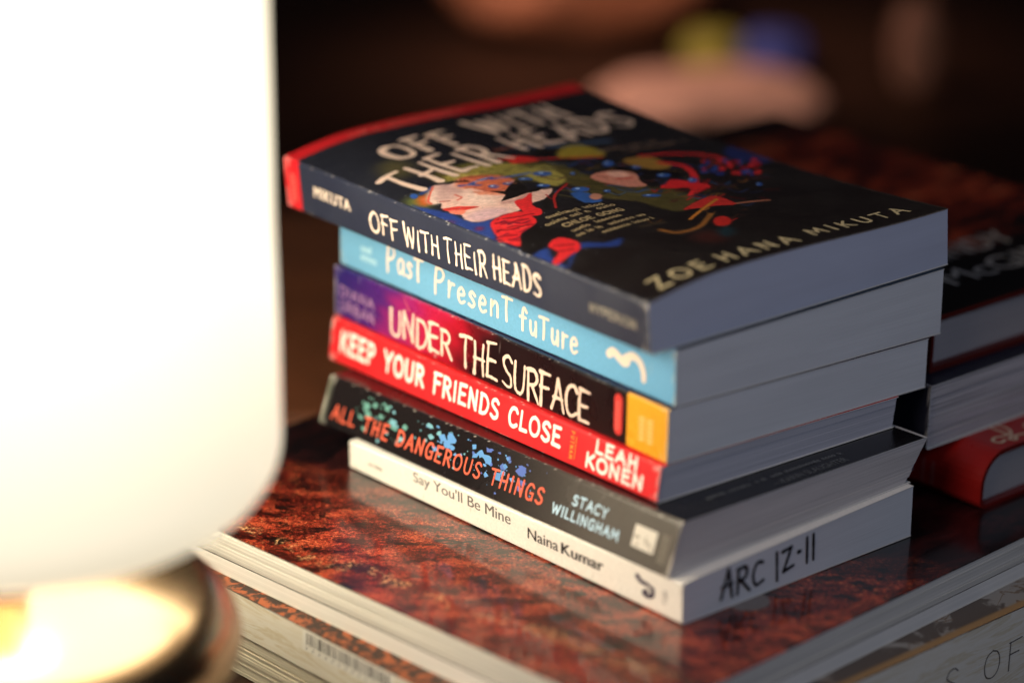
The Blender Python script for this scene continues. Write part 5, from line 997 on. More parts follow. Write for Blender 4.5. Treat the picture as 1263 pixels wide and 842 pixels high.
def paint(XX, YY, shapes, base):
    img = base.copy()
    for sh in shapes:
        pts = np.array(sh[1]); soft = sh[-1]; pad = soft + (sh[3] if sh[0] == 's' else 0) + 1
        lo, hi = pts.min(0) - pad, pts.max(0) + pad
        sel = (XX > lo[0]) & (XX < hi[0]) & (YY > lo[1]) & (YY < hi[1])
        if not sel.any(): continue
        px, py = XX[sel], YY[sel]
        if sh[0] == 's' and len(pts) > 2: pts = np.array(catmull(pts, 6))
        D = np.full(px.shape, 1e9); ins = np.zeros(px.shape, bool); n_ = len(pts)
        for i in range(n_ if sh[0] == 'p' else n_ - 1):
            a, c = pts[i], pts[(i + 1) % n_]; v = c - a; L2 = v @ v + 1e-9
            tt = np.clip(((px - a[0]) * v[0] + (py - a[1]) * v[1]) / L2, 0, 1)
            D = np.minimum(D, np.hypot(px - a[0] - tt * v[0], py - a[1] - tt * v[1]))
            if sh[0] == 'p':
                cr_ = (a[1] > py) != (c[1] > py)
                with np.errstate(divide='ignore', invalid='ignore'): xi = a[0] + (py - a[1]) * v[0] / (v[1] if v[1] else 1e-9)
                ins ^= cr_ & (px < xi)
        sd = np.where(ins, -D, D) if sh[0] == 'p' else D - sh[3] / 2
        al = np.clip(.5 - sd / (2 * soft), 0, 1); al = al * al * (3 - 2 * al)
        img[sel] = img[sel] * (1 - al[:, None]) + np.array(sh[2], float) * al[:, None]
    return img

mb = MB(); r = 1.1
nd, ne = 400, 560
ds = np.linspace(r, b.W, nd + 1); es = np.linspace(0, b.L, ne + 1)
EE, DD = np.meshgrid(es, ds, indexing='ij')
base = np.zeros(EE.shape + (3,)); tt = np.clip((EE - 40) / 130, 0, 1)[..., None]; td = np.clip(DD / 110, 0, 1)[..., None]
base[:] = np.array((30, 24, 25)); base = base * (1 - tt * (1 - .5 * td)) + np.array((34, 36, 48)) * (tt * (1 - .5 * td))
rr = np.random.RandomState(4)
# brush drag: the painter's edges wander a little
wx = .5 * np.sin(EE * 1.9 + 1.3 * np.sin(DD * .9)) + .35 * np.sin(EE * 4.1 - DD * 2.3) + .25 * np.sin(DD * 5.7 + EE * .6)
wy = .5 * np.sin(DD * 2.1 + 1.1 * np.sin(EE * .8)) + .35 * np.sin(DD * 3.7 + EE * 2.9)
img = paint(DD + .16 * wx, EE + .16 * wy, ART, base)
dab = np.sin(EE * .9 + 2 * np.sin(DD * .35)) * np.sin(DD * 1.3 + 2 * np.sin(EE * .27)) + .6 * np.sin(EE * 2.7 + DD * 1.9 + 2 * np.sin(DD * .8))
img *= (1 + .035 * dab)[..., None]
# brush grain of the painting
gr = rr.rand(*EE.shape); gr = (gr + np.roll(gr, 1, 1) + np.roll(gr, 2, 1) + np.roll(gr, 1, 0)) / 4
img *= (0.93 + .14 * gr)[..., None]
stripe = (EE > b.L - (8.2 + 1.2 * DD / b.W)); img[stripe] = (204, 32, 40)
wear = (DD < 2.2) & (EE < b.L - 8) & (rr.rand(*EE.shape) < .035); img[wear] = img[wear] * .4 + np.array((150, 150, 160)) * .6
wear = (rr.rand(*EE.shape) < .0012) & (DD < 30); img[wear] = (140, 140, 150)
wear = ((EE < .9) | (DD > b.W - .8)) & (rr.rand(*EE.shape) < .35); img[wear] = img[wear] * .6 + np.array((150, 140, 130)) * .4
cl = lin(np.clip(img, 0, 255)).reshape(-1, 3)
V = np.array([b.P(e, d, 1) for e in es for d in ds]); nn = nd + 1
F = [(i * nn + j, (i + 1) * nn + j, (i + 1) * nn + j + 1, i * nn + j + 1) for i in range(ne) for j in range(nd)]
mb.add(V, F, 0, cl, smooth=True)
es2 = np.linspace(0, b.L, 40); ds2 = np.linspace(r, b.W, 30); edge = tuple(lin((150, 140, 136)))
mb.grid(lambda e, d: b.P(e, d, 1, -b.ct), es2, ds2, 0, colfn=lambda e, d: edge, flip=True)
for e in (0, b.L): mb.grid(lambda d, k, e=e: b.P(e, d, 1, -b.ct * k), ds, (0, 1), 0, colfn=lambda d, k: edge, flip=(e == 0))
for d in (r, b.W): mb.grid(lambda e, k, d=d: b.P(e, d, 1, -b.ct * k), es, (0, 1), 0, colfn=lambda e, k: edge, flip=(d == b.W))
CT = dict(taper=.45, rough=.14, wob=.05, gap=.3)
brush_text(mb, 'OFF', 26, 64, 183, 200, 3.7, b.front_s, 1, 4, slope=.06, off=.12, **CT)
brush_text(mb, 'WITH', 79, 128, 188, 206, 3.7, b.front_s, 1, 6, slope=.1, off=.12, **CT)
brush_text(mb, 'THEIR', 9, 64, 150, 172, 3.7, b.front_s, 1, 8, slope=.1, off=.12, lean=-.1, **dict(CT, gap=.2))
brush_text(mb, 'HEADS', 76, 146, 162, 181, 3.7, b.front_s, 1, 9, slope=.11, off=.12, **CT)
brush_text(mb, 'ZOE', 10.5, 37, 5, 13, 1.5, b.front_s, 2, 2, .1, .08, .02, .42, off=.1)
brush_text(mb, 'HANA', 44, 83, 5.8, 13.4, 1.4, b.front_s, 2, 3, .1, .08, .02, .42, off=.1)
brush_text(mb, 'MIKUTA', 93, 145.5, 8, 15, 1.35, b.front_s, 2, 4, .1, .08, .02, .46, off=.1)
scribble(mb, 24, 54, 87, 90.2, .6, b.front_s, 3, 1, .1, -.06); scribble(mb, 21, 57, 81.5, 84.7, .6, b.front_s, 3, 2, .1)
brush_text(mb, 'CHLOE GONG', 25, 55, 75, 78.4, .8, b.front_s, 3, 2, 0, 0, 0, .2, off=.1)
scribble(mb, 24, 52, 69.4, 72.2, .55, b.front_s, 3, 3, .1, .03); scribble(mb, 22, 58, 64.4, 67.2, .55, b.front_s, 3, 4, .1, .03); scribble(mb, 31, 57, 59.6, 62.2, .55, b.front_s, 3, 5, .1)
scribble(mb, 102, 134, 144, 147.4, .6, b.front_s, 4, 6, .1); scribble(mb, 112, 148, 138.6, 142, .6, b.front_s, 4, 7, .1)
scribble(mb, 30, 90, b.L - 6.4, b.L - 3.8, .5, b.front_s, 5, 8, .1)
mb.build('front_cover', [MATTE, INK_PINK, INK_TAN, mat_ink('ink_khaki', (170, 150, 116)), mat_ink('ink_dusk', (138, 112, 100)), INK_PALERED], t)
make_cover(b, 0, lambda x, y: (34, 34, 46)).build('back_cover', [MATTE], t)
make_pages(b, None, .15, 0, 6).build('page_block', [PAPER_B], t)

# ------------------------------------------------------------------ large picture book under the stack
LB_ = Book(47.7, 933.8, 2.383, 286, 345, -18.6, 0)
b = LB_; t = thing('large_book', b.base(), 'oversized glossy book with a red and black rocky cover under both stacks', 'book')
m, nt, N, Lk, p = nodes('rocky_cover_print')
uv = N.new('ShaderNodeUVMap'); uv.uv_map = 'UVMap'          # millimetres: x from the left edge, y from the foot edge
def noise(scale, det=6, rough=.6, dist=0., sx=1, sy=1, rot=0., along=None):
    mp = N.new('ShaderNodeMapping')
    if along: mp.vector_type = 'TEXTURE'; sx, sy, rot = along, 1, -.81
    mp.inputs['Scale'].default_value = (sx, sy, 1); mp.inputs['Rotation'].default_value = (0, 0, rot)
    Lk.new(uv.outputs[0], mp.inputs[0]); n = N.new('ShaderNodeTexNoise'); n.inputs['Scale'].default_value = scale
    n.inputs['Detail'].default_value = det; n.inputs['Roughness'].default_value = rough; n.inputs['Distortion'].default_value = dist
    Lk.new(mp.outputs[0], n.inputs['Vector']); return n
def math_(op, a, c=None, v=.5):
    q = N.new('ShaderNodeMath'); q.operation = op
    for k, s_ in enumerate((a, c)):
        if s_ is None: q.inputs[k].default_value = v
        elif isinstance(s_, (int, float)): q.inputs[k].default_value = s_
        else: Lk.new(s_, q.inputs[k])
    return q.outputs[0]
def rng_(x, a, c, o0=0, o1=1):
    q = N.new('ShaderNodeMapRange'); q.interpolation_type = 'SMOOTHSTEP'; Lk.new(x, q.inputs[0])
    for k, v in enumerate((a, c, o0, o1)): q.inputs[k + 1].default_value = v
    return q.outputs[0]
def mix_(f, a, c, mode='MIX'):
    q = N.new('ShaderNodeMix'); q.data_type = 'RGBA'; q.blend_type = mode
    for k, s_ in ((0, f), (6, a), (7, c)):
        if isinstance(s_, (int, float)): q.inputs[k].default_value = s_
        elif isinstance(s_, tuple): q.inputs[k].default_value = (*lin(s_), 1)
        else: Lk.new(s_, q.inputs[k])
    return q.outputs[2]
big = noise(.026, 5, .55, .6); mid = noise(.8, 9, .86, .0, along=1.4); spk = noise(.6, 5, .75); clump = noise(.09, 7, .7, .15, along=2.0)
r1 = ramp(N, [(.43, (9, 5, 5)), (.485, (60, 17, 12)), (.53, (150, 46, 30)), (.57, (204, 90, 56)), (.63, (236, 150, 104)), (.73, (246, 206, 162))])
mixn = math_('ADD', math_('MULTIPLY', mid.outputs['Fac'], .7), math_('MULTIPLY', clump.outputs['Fac'], .3))
Lk.new(mixn, r1.inputs[0])
# dark pits strewn over the red
pit = rng_(noise(.12, 8, .76, .15, along=1.9).outputs['Fac'], .505, .585)
sparks = math_('MULTIPLY', rng_(noise(1.1, 3, .6, along=1.3).outputs['Fac'], .6, .66), rng_(clump.outputs['Fac'], .44, .54))
c = mix_(sparks, r1.outputs[0], (244, 158, 104))
c = mix_(pit, c, (16, 9, 8))
# the red field ends in black towards the far right and far side of the cover
sep = N.new('ShaderNodeSeparateXYZ'); Lk.new(uv.outputs[0], sep.inputs[0])
wob = math_('MULTIPLY', math_('SUBTRACT', big.outputs['Fac'], .5), 100.)
far = math_('ADD', math_('ADD', sep.outputs[0], wob), math_('MULTIPLY', sep.outputs[1], .5))
msk = rng_(far, 148, 200)
dk = mix_(rng_(noise(.07, 6, .65, 1.0, .5, 1.6).outputs['Fac'], .45, .7), (15, 10, 12), (58, 24, 24))
c = mix_(msk, c, dk)
# pale stone crumbs along one line near the edge
crumb = math_('MULTIPLY', rng_(spk.outputs['Fac'], .5, .6), rng_(math_('ABSOLUTE', math_('SUBTRACT', math_('ADD', sep.outputs[0], math_('MULTIPLY', wob, .25)), math_('MULTIPLY', math_('SUBTRACT', 262, sep.outputs[1]), .13))), 6, 1))
crumb = math_('MULTIPLY', crumb, rng_(noise(.06, 5, .65).outputs['Fac'], .46, .54))
c = mix_(crumb, c, (232, 182, 128))
Lk.new(c, p.inputs['Base Color'])
p.inputs['Roughness'].default_value = .32; p.inputs['Specular IOR Level'].default_value = .3; p.inputs['Coat Weight'].default_value = .65; p.inputs['Coat Roughness'].default_value = .13
smudge = rng_(noise(.03, 8, .7, 1.0).outputs['Fac'], .35, .7, .05, .15); Lk.new(smudge, p.inputs['Coat Roughness'])
bp = N.new('ShaderNodeBump'); bp.inputs['Strength'].default_value = .05; bp.inputs['Distance'].default_value = .0004
Lk.new(noise(.05, 3).outputs['Fac'], bp.inputs['Height']); Lk.new(bp.outputs[0], p.inputs['Coat Normal'])
ROCK = m
def slab(bk, e0, e1, d0, d1, za, zb, mb, mat=0, uvf=None, ne=24, nd=24, wob=0., seed=0):
    """a flat block in the book's own axes; za, zb in mm above its underside"""
    f0, f1 = za / bk.T, zb / bk.T; E = np.linspace(e0, e1, ne + 1); D = np.linspace(d0, d1, nd + 1); Zs = np.linspace(f0, f1, 4)
    rg = np.random.RandomState(seed); ph = rg.rand(6) * 6
    w = lambda e, d: wob * (math.sin(e * .03 + ph[0]) + math.sin(d * .026 + ph[1]) + .5 * math.sin((e + d) * .07 + ph[2]))
    pt = lambda e, d, z: bk.P(e, d, z, w(e, d) * (1 if 0 < z < 1 else 0))
    uvf = uvf or (lambda e, d, z: (e + d, z * bk.T))
    mb.grid(lambda d, z: pt(e0, d, z), D, Zs, mat, uvfn=lambda d, z: uvf(e0, d, z))
    mb.grid(lambda d, z: pt(e1, d, z), D, Zs, mat, uvfn=lambda d, z: uvf(e1, d, z), flip=True)
    mb.grid(lambda e, z: pt(e, d1, z), E, Zs, mat, uvfn=lambda e, z: uvf(e, d1, z))
    mb.grid(lambda e, z: pt(e, d0, z), E, Zs, mat, uvfn=lambda e, z: uvf(e, d0, z), flip=True)
    top = lambda e, d: (d, e)
    mb.grid(lambda e, d: pt(e, d, f1), E, D, mat, uvfn=top); mb.grid(lambda e, d: pt(e, d, f0), E, D, mat, uvfn=top, flip=True)
mb = MB(); slab(b, 0, b.L, 0, b.W, b.T - .4, b.T, mb, uvf=lambda e, d, z: (d, e)); rock_cover = mb.build('front_cover', [ROCK], t)
mb = MB(); slab(b, 0, b.L, 0, b.W, 0, .4, mb); mb.build('back_cover', [mat_ink('back_cover_card', (226, 220, 208), .5)], t)
BIGP = mat_pages('page_edges_glossy_stock', (240, 236, 226), .5, 1.3, .25)
WHITEP = mat_pages('page_edges_white', (246, 243, 236), .84, 1.4, .3)
mb = MB()
rg = random.Random(31); zc = 7.2
while zc < b.T - .5:
    h = rg.uniform(.7, 1.9); z2 = min(zc + h, b.T - .42); o = rg.uniform(.1, .7)
    slab(b, o, b.L - 1, rg.uniform(.1, .6), b.W - 1, zc, z2 - .03, mb, 0, ne=8, nd=8, seed=3); zc = z2
mb.build('page_block', [BIGP], t)
mb = MB(); slab(b, .3, b.L - 1, .3, b.W - 1, 6.72, 7.18, mb, 0); mb.build('divider_sheet', [mat_ink('divider_card', (40, 34, 32), .6)], t)
mb = MB(); slab(b, .2, b.L - 1, .2, b.W - 1, .45, 6.7, mb, 0, seed=9); mb.build('page_block', [WHITEP], t)
mb = MB(); cx = b.c + b.u * 0
A = np.array([91.0, 1033.6, .02]); n_ = 28
pts = [(A[0] + 9 * math.cos(2 * math.pi * k / n_), A[1] + 9 * math.sin(2 * math.pi * k / n_)) for k in range(n_)]
mb.add([(x, y, .03) for x, y in pts] + [(x, y, .22) for x, y in pts], [tuple(range(n_))[::-1], tuple(range(n_, 2 * n_))] + [(k, (k + 1) % n_, n_ + (k + 1) % n_, n_ + k) for k in range(n_)])
mb.build('round_sticker', [mat_ink('clear_sticker', (110, 104, 104), .3)], rock_cover)

# ------------------------------------------------------------------ ornate box beneath it
b = Book(40.4, 918.0, 2.338, 300, 352, -55, -18.7)
t = thing('storage_box', b.base(), 'cream box with ornate brown scrollwork lid, barcode and large capitals, beneath the oversized red book', 'box')
m, nt, N, Lk, p = nodes('scrollwork_print')
uv = N.new('ShaderNodeUVMap'); uv.uv_map = 'UVMap'
sep = N.new('ShaderNodeSeparateXYZ'); Lk.new(uv.outputs[0], sep.inputs[0])
n1 = noise(.05, 3, .5, 2.2); ln = math_('ABSOLUTE', math_('SUBTRACT', n1.outputs['Fac'], .5))
scroll = mix_(rng_(ln, .012, .035), (118, 96, 76), (150, 144, 138))
scroll = mix_(rng_(noise(.04, 4, .55, .8).outputs['Fac'], .47, .53), scroll, (92, 80, 72))
bead = mix_(rng_(noise(.22, 4, .6, .6).outputs['Fac'], .45, .6), (38, 22, 16), (170, 88, 46))
cc = mix_(rng_(sep.outputs[0], 9, 15), bead, scroll)
rim = rng_(sep.outputs[1], 5, 2.5); cc = mix_(rim, cc, (166, 128, 84))
Lk.new(cc, p.inputs['Base Color']); p.inputs['Roughness'].default_value = .42
SCROLL = m
m, nt, N, Lk, p = nodes('cream_wood_print')
uv = N.new('ShaderNodeUVMap'); uv.uv_map = 'UVMap'
n1 = noise(.03, 6, .6, 2.2, .5, 3.4); cr = ramp(N, [(.36, (240, 232, 212)), (.5, (247, 242, 228)), (.57, (228, 216, 186)), (.63, (247, 243, 230))]); Lk.new(n1.outputs['Fac'], cr.inputs[0])
Lk.new(cr.outputs[0], p.inputs['Base Color']); p.inputs['Roughness'].default_value = .5
CREAMW = m
mb = MB(); slab(b, 0, b.L, 0, b.W, b.T - .5, b.T, mb); mb.build('lid_print', [SCROLL], t)
mb = MB()
slab(b, 0, b.L, 0, b.W, b.T - 17.5, b.T - .52, mb)
slab(b, 0, b.L, 1.6, b.W, 0, b.T - 17.6, mb)
# writing on the foot side
scs = lambda x, y, l: np.array([*(b.P(0, x, y / b.T)[:2] - b.u * l), b.P(0, x, y / b.T)[2]])
lsd = lambda x, y, l: b.P(b.L - x, -l, y / b.T)
X_ = lambda pt: float((np.array(pt) - b.c) @ b.v)
xo = X_((195.4, 1060)); xs = X_((176.7, 1042.8))
rgx = random.Random(2)
brush_text(mb, 'O', xo - 5.6, xo + 4.4, b.T - 25.6, b.T - 13.6, .65, scs, 3, 1, 0, 0, 0, .1)
brush_text(mb, 'F', xo + 9.4, xo + 17.4, b.T - 25.6, b.T - 13.6, .65, scs, 3, 1, 0, 0, 0, .1)
brush_text(mb, 'S', xs - 4.4, xs + 3.6, b.T - 25.6, b.T - 13.6, .65, scs, 3, 1, 0, 0, 0, .1)
# barcode on the left side
xb = lambda pt: b.L - float((np.array(pt) - b.c) @ b.u)
x0, x1 = xb((-76.5, 1037)), xb((-42.5, 1003)); rg = random.Random(77); x = x0
rect(mb, x0 - 2.4, x1 + 2.4, b.T - 9.6, b.T - .9, lsd, 2, 4, .03)
while x < x1:
    w = rg.choice((.3, .3, .6, .8)); rect(mb, x, min(x + w, x1), b.T - 6.6, b.T - 1.6, lsd, 1, 1, .06); x += w + rg.choice((.4, .7, 1.0))
x = x0
for k in range(13):
    ribbon(mb, [(x0 + k * (x1 - x0) / 12.5, b.T - 8.6), (x0 + k * (x1 - x0) / 12.5 + .5, b.T - 7.5)], .35, lsd, 1, rg); 
mb.build('box_body', [CREAMW, mat_ink('ink_soft_black', (52, 46, 42)), mat_ink('barcode_white', (250, 247, 238)), mat_ink('ink_worn_grey', (112, 106, 100))], t)
mb = MB(); rg = random.Random(5); z = .4
while z < b.T - 18.4:
    h = rg.uniform(.8, 1.8); z2 = min(z + h, b.T - 18.2); slab(b, 1.5, b.L - 3, rg.uniform(.7, 1.3), 1.58, z, z2 - .05, mb, ne=6, nd=1); z = z2
mb.build('page_block', [CREAM_PAGES], t)

# ------------------------------------------------------------------ darker stack behind, at the right
GR2 = 'books in the shaded stack behind'
# lowest: red jacketed hardback with a rounded spine
b = Book(191.4, 1124.6, 2.3417, 232, 160, .05, 24.0)
t = thing('hardback_book', b.base(), 'red jacketed hardback with rounded spine and cream script, lowest of the shaded stack', 'book', GR2)
def prof(o):      # outline from the fore-edge over the front, round the spine and along the back; o = inset
    pr = [(b.W - 2, 24 - o), (60, 24 - o), (14, 24 - o)]
    for k in range(1, 9): a_ = math.pi / 2 * k / 8; pr.append((14 - (14 - o) * math.sin(a_) , 10 + (14 - o) * math.cos(a_)))
    for k in range(1, 6): a_ = math.pi / 2 * k / 6; pr.append((5 - (5 - o) * math.cos(a_), 5 - (5 - o) * math.sin(a_)))
    pr += [(5, o), (60, o), (b.W - 2, o)]; return pr
po, pi_ = prof(0), prof(2.0); es = np.linspace(0, b.L, 30); js = list(range(len(po)))
mb = MB()
redc = tuple(lin((160, 26, 22)))
shell(mb, lambda j, e: b.P(e, po[j][0], po[j][1] / b.T), lambda j, e: b.P(e, pi_[j][0], pi_[j][1] / b.T), js, es, 0, lambda j, e: redc, edge=tuple(lin((110, 22, 18))))
fs = lambda x, y, l: b.P(y, x, 1, l)
ribbon(mb, catmull([(21, 5.4), (17.4, 4.6), (16, 7.4), (19.4, 9.6), (24, 8.4), (29.6, 8.8), (32, 14), (30.4, 19.4), (27.6, 18), (27, 11), (27, 4.4), (24.2, 2.8), (23.2, 5), (27.4, 5.6), (36, 4)]), 1.25, fs, 1, random.Random(1), off=.2)
ribbon(mb, catmull([(44, 11), (39.6, 9.8), (39.6, 5.4), (44, 4.8), (46.6, 8.4), (44, 11), (48.6, 10.6), (54, 12)]), 1.25, fs, 1, random.Random(1), off=.2)
sp = lambda x, y, l: b.P(x, -l + (0 if y > 5 else (5 - math.sqrt(max(0, 25 - (5 - y) ** 2)))) + (0 if y < 10 else 14 - math.sqrt(max(0, 196 - (y - 10) ** 2))), y / b.T)
rg = random.Random(9)
for k in range(26):
    e = rg.uniform(34, 52); y = rg.uniform(5.4, 14.5); ribbon(mb, [(e, y), (e + rg.uniform(1, 4), y + rg.uniform(-.6, .6))], rg.uniform(.8, 1.8), sp, 2, rg)
for k, ee in enumerate((24, 29)):
    for j in range(8): ribbon(mb, [(ee, 4.6 + j * 1.25), (ee + 1.6, 5.0 + j * 1.25)], .5, sp, 3, rg)
mb.build('jacket', [mat_print('jacket_card', .36, .2, .05), mat_ink('ink_script_cream', (214, 190, 164)), mat_ink('label_ice', (200, 206, 236)), mat_ink('ink_rose', (176, 110, 104))], t)
mb = MB(); qi = [q for q in prof(2.3)]; ev = (3.2, b.L - 3)
n_ = len(qi); V = [b.P(e, q[0] if 0 < k < n_ - 1 else b.W - 7, q[1] / b.T) for e in ev for k, q in enumerate(qi)]
F = [tuple(range(n_)), tuple(range(2 * n_ - 1, n_ - 1, -1))] + [(k, n_ + k, n_ + (k + 1) % n_, (k + 1) % n_) for k in range(n_)]
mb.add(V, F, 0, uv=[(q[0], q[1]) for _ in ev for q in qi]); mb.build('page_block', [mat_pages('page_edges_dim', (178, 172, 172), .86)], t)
# middle: floppy book with fanned pages
b = Book(168.9, 1129.6, 2.318, 214, 150, 24.15, 51.9)
t = thing('softcover_book', b.base(), 'thick dark-spined softcover with wavy fanned page edges, middle of the shaded stack', 'book', GR2)
navy = lambda x, y: (26, 28, 44)
make_spine(b, navy, MATTE, 6).build('spine', [MATTE], t); make_cover(b, 1, navy).build('front_cover', [MATTE], t); make_cover(b, 0, navy).build('back_cover', [MATTE], t)
mb = MB(); rg = random.Random(14); z = .5
while z < b.T - .6:
    h = rg.uniform(.9, 3.0); z2 = min(z + h, b.T - .5); slab(b, rg.uniform(.3, 1.6), b.L - 2, .6, b.W - rg.uniform(.5, 3), z, z2 - rg.uniform(.05, .25), mb, ne=8, nd=16, wob=.12, seed=int(z * 10)); z = z2
mb.build('page_block', [PAPER_F], t)
# top: hardback with a dark flame-like cover
b = Book(171.0, 1145.0, 2.309, 246, 166, 52.0, 76.2)
t = thing('hardback_book', b.base(), 'dark hardback with flame-red streaked cover and grey serif author name, topmost of the shaded stack', 'book', GR2)
m, nt, N, Lk, p = nodes('flame_cover_print')
uv = N.new('ShaderNodeUVMap'); uv.uv_map = 'UVMap'
sep = N.new('ShaderNodeSeparateXYZ'); Lk.new(uv.outputs[0], sep.inputs[0])
n1 = noise(.07, 8, .72, 1.0, .45, 1.6, .35); n2 = noise(.014, 3, .5, .3)
cr = ramp(N, [(.44, (14, 9, 8)), (.51, (96, 28, 18)), (.575, (180, 66, 36)), (.66, (230, 150, 100))]); Lk.new(math_('ADD', math_('MULTIPLY', n1.outputs['Fac'], .7), math_('MULTIPLY', n2.outputs['Fac'], .3)), cr.inputs[0])
bm = math_('MULTIPLY', rng_(sep.outputs[1], 40, 62), rng_(sep.outputs[1], 240, 190))
cc = mix_(bm, (18, 13, 13), cr.outputs[0])
Lk.new(cc, p.inputs['Base Color']); p.inputs['Roughness'].default_value = .4; p.inputs['Coat Weight'].default_value = .1; p.inputs['Coat Roughness'].default_value = .3
mb = MB(); slab(b, 0, b.L, 0, b.W, b.T - 2.2, b.T, mb)
mb.m = [0] * len(mb.m)
fs = lambda x, y, l: b.P(y, x, 1, l)
font_text(mb, 'MINDY', 44, 106, 44, 58, fs, 1, .0, .1); font_text(mb, 'McGINNIS', 36, 150, 20, 35, fs, 1, .0, .1)
for k, q in enumerate(mb.f):   # case-bound edges of the board are dark red
    z = [mb.v[i][2] for i in q]
    if min(z) < 75.9 and mb.m[k] == 0: mb.m[k] = 2
CASE = mat_ink('case_maroon', (92, 24, 18), .5)
mb.build('front_cover', [m, mat_ink('ink_stone', (200, 190, 180)), CASE], t)
mb = MB(); slab(b, 0, b.L, 0, b.W, 0, 2.4, mb); mb.build('back_cover', [CASE], t)
mb = MB(); slab(b, 0, b.L, -1.6, 0, 0, b.T, mb, ne=6, nd=1); mb.build('spine', [CASE], t)
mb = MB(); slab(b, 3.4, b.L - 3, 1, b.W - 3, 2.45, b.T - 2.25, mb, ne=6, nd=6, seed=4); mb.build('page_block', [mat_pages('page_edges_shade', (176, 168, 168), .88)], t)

# ------------------------------------------------------------------ table lamp
LX, LY = -176.0, 953.0
t = thing('table_lamp', (LX, LY, -55), 'lit table lamp with broad white glass shade above a squat shiny brass base', 'lamp')
def lathe(mb, pr, mat=0, n=96, flip=False):
    b0 = [(LX + r_ * math.cos(2 * math.pi * k / n), LY + r_ * math.sin(2 * math.pi * k / n), z_) for r_, z_ in pr for k in range(n)]
    F = [(i * n + k, i * n + (k + 1) % n, (i + 1) * n + (k + 1) % n, (i + 1) * n + k) for i in range(len(pr) - 1) for k in range(n)]
    mb.add(b0, F, mat, smooth=True)
m, nt, N, Lk, p = nodes('lit_opal_glass')
geo = N.new('ShaderNodeTexCoord'); sp_ = N.new('ShaderNodeSeparateXYZ'); Lk.new(geo.outputs['Object'], sp_.inputs[0])
mr = N.new('ShaderNodeMapRange'); mr.interpolation_type = 'SMOOTHSTEP'; Lk.new(sp_.outputs[2], mr.inputs[0])
for k, v in enumerate((.118, .28, SHADE_LO, SHADE_HI)): mr.inputs[k + 1].default_value = v
p.inputs['Base Color'].default_value = (.8, .78, .72, 1); p.inputs['Roughness'].default_value = .35
# extra glow added on the shade's far side to brighten the book spines
vd = N.new('ShaderNodeVectorMath'); vd.operation = 'DOT_PRODUCT'; Lk.new(geo.outputs['Object'], vd.inputs[0]); vd.inputs[1].default_value = (.35 / .098, .937 / .098, 0)
hot = rng_(vd.outputs['Value'], .4, .95, 0.0, SHADE_HOT)
Lk.new(math_('ADD', mr.outputs[0], hot), p.inputs['Emission Strength'])
p.inputs['Emission Color'].default_value = (1.0, .88, .64, 1)
GLASS = m
Rs, fil, zb = 98.0, 25.0, 68.0
pr = [(68, zb + .3), (70, zb)] + [(Rs - fil + fil * math.sin(math.pi / 2 * k / 12), zb + fil - fil * math.cos(math.pi / 2 * k / 12)) for k in range(13)]
pr += [(Rs - .9, zb + 60), (Rs - 2.8, 170), (Rs - 5.0, 250)] + [(Rs - 5.6 - fil + fil * math.cos(math.pi / 2 * k / 12), 270 + fil * math.sin(math.pi / 2 * k / 12)) for k in range(13)] + [(20, 295), (.01, 295)]
mb = MB(); lathe(mb, pr); shade = mb.build('lamp_shade', [GLASS], t)
m, nt, N, Lk, p = nodes('lit_diffuser'); p.inputs['Emission Color'].default_value = (1.0, .9, .72, 1); p.inputs['Emission Strength'].default_value = 5
mb = MB(); lathe(mb, [(68, zb + .3), (20, zb + .8), (20, zb + 3), (69, zb + 3)], n=64); mb.build('diffuser', [m], shade)
m, nt, N, Lk, p = nodes('polished_brass')
tc = N.new('ShaderNodeTexCoord'); n = N.new('ShaderNodeTexNoise'); n.inputs['Scale'].default_value = 38; n.inputs['Detail'].default_value = 5; Lk.new(tc.outputs['Object'], n.inputs['Vector'])
mr = N.new('ShaderNodeMapRange'); mr.inputs[3].default_value = .16; mr.inputs[4].default_value = .3; Lk.new(n.outputs['Fac'], mr.inputs[0]); Lk.new(mr.outputs[0], p.inputs['Roughness'])
p.inputs['Base Color'].default_value = (.46, .32, .19, 1); p.inputs['Metallic'].default_value = 1
BRASS = m
pb = [(.01, -22), (66, -22), (78, -16)] + [(68 + 16 * math.cos(a_), 16 + 17 * math.sin(a_)) for a_ in np.linspace(-.9, 1.45, 18)] + [(48, 34.2), (30, 34.8), (8, 35.2), (.01, 35.2)]
mb = MB(); lathe(mb, pb); mb.build('lamp_base', [BRASS], t)
mb = MB(); lathe(mb, [(.01, 34), (13, 34.5), (10, 38), (9, 68.5), (.01, 68.5)], n=48); mb.build('stem', [BRASS], t)
mb = MB(); lathe(mb, [(.01, -55), (56, -55), (58, -53), (54, -47), (34, -42), (34, -21), (.01, -21)], n=64); mb.build('foot', [mat_ink('dark_foot', (40, 26, 20), .5)], t)

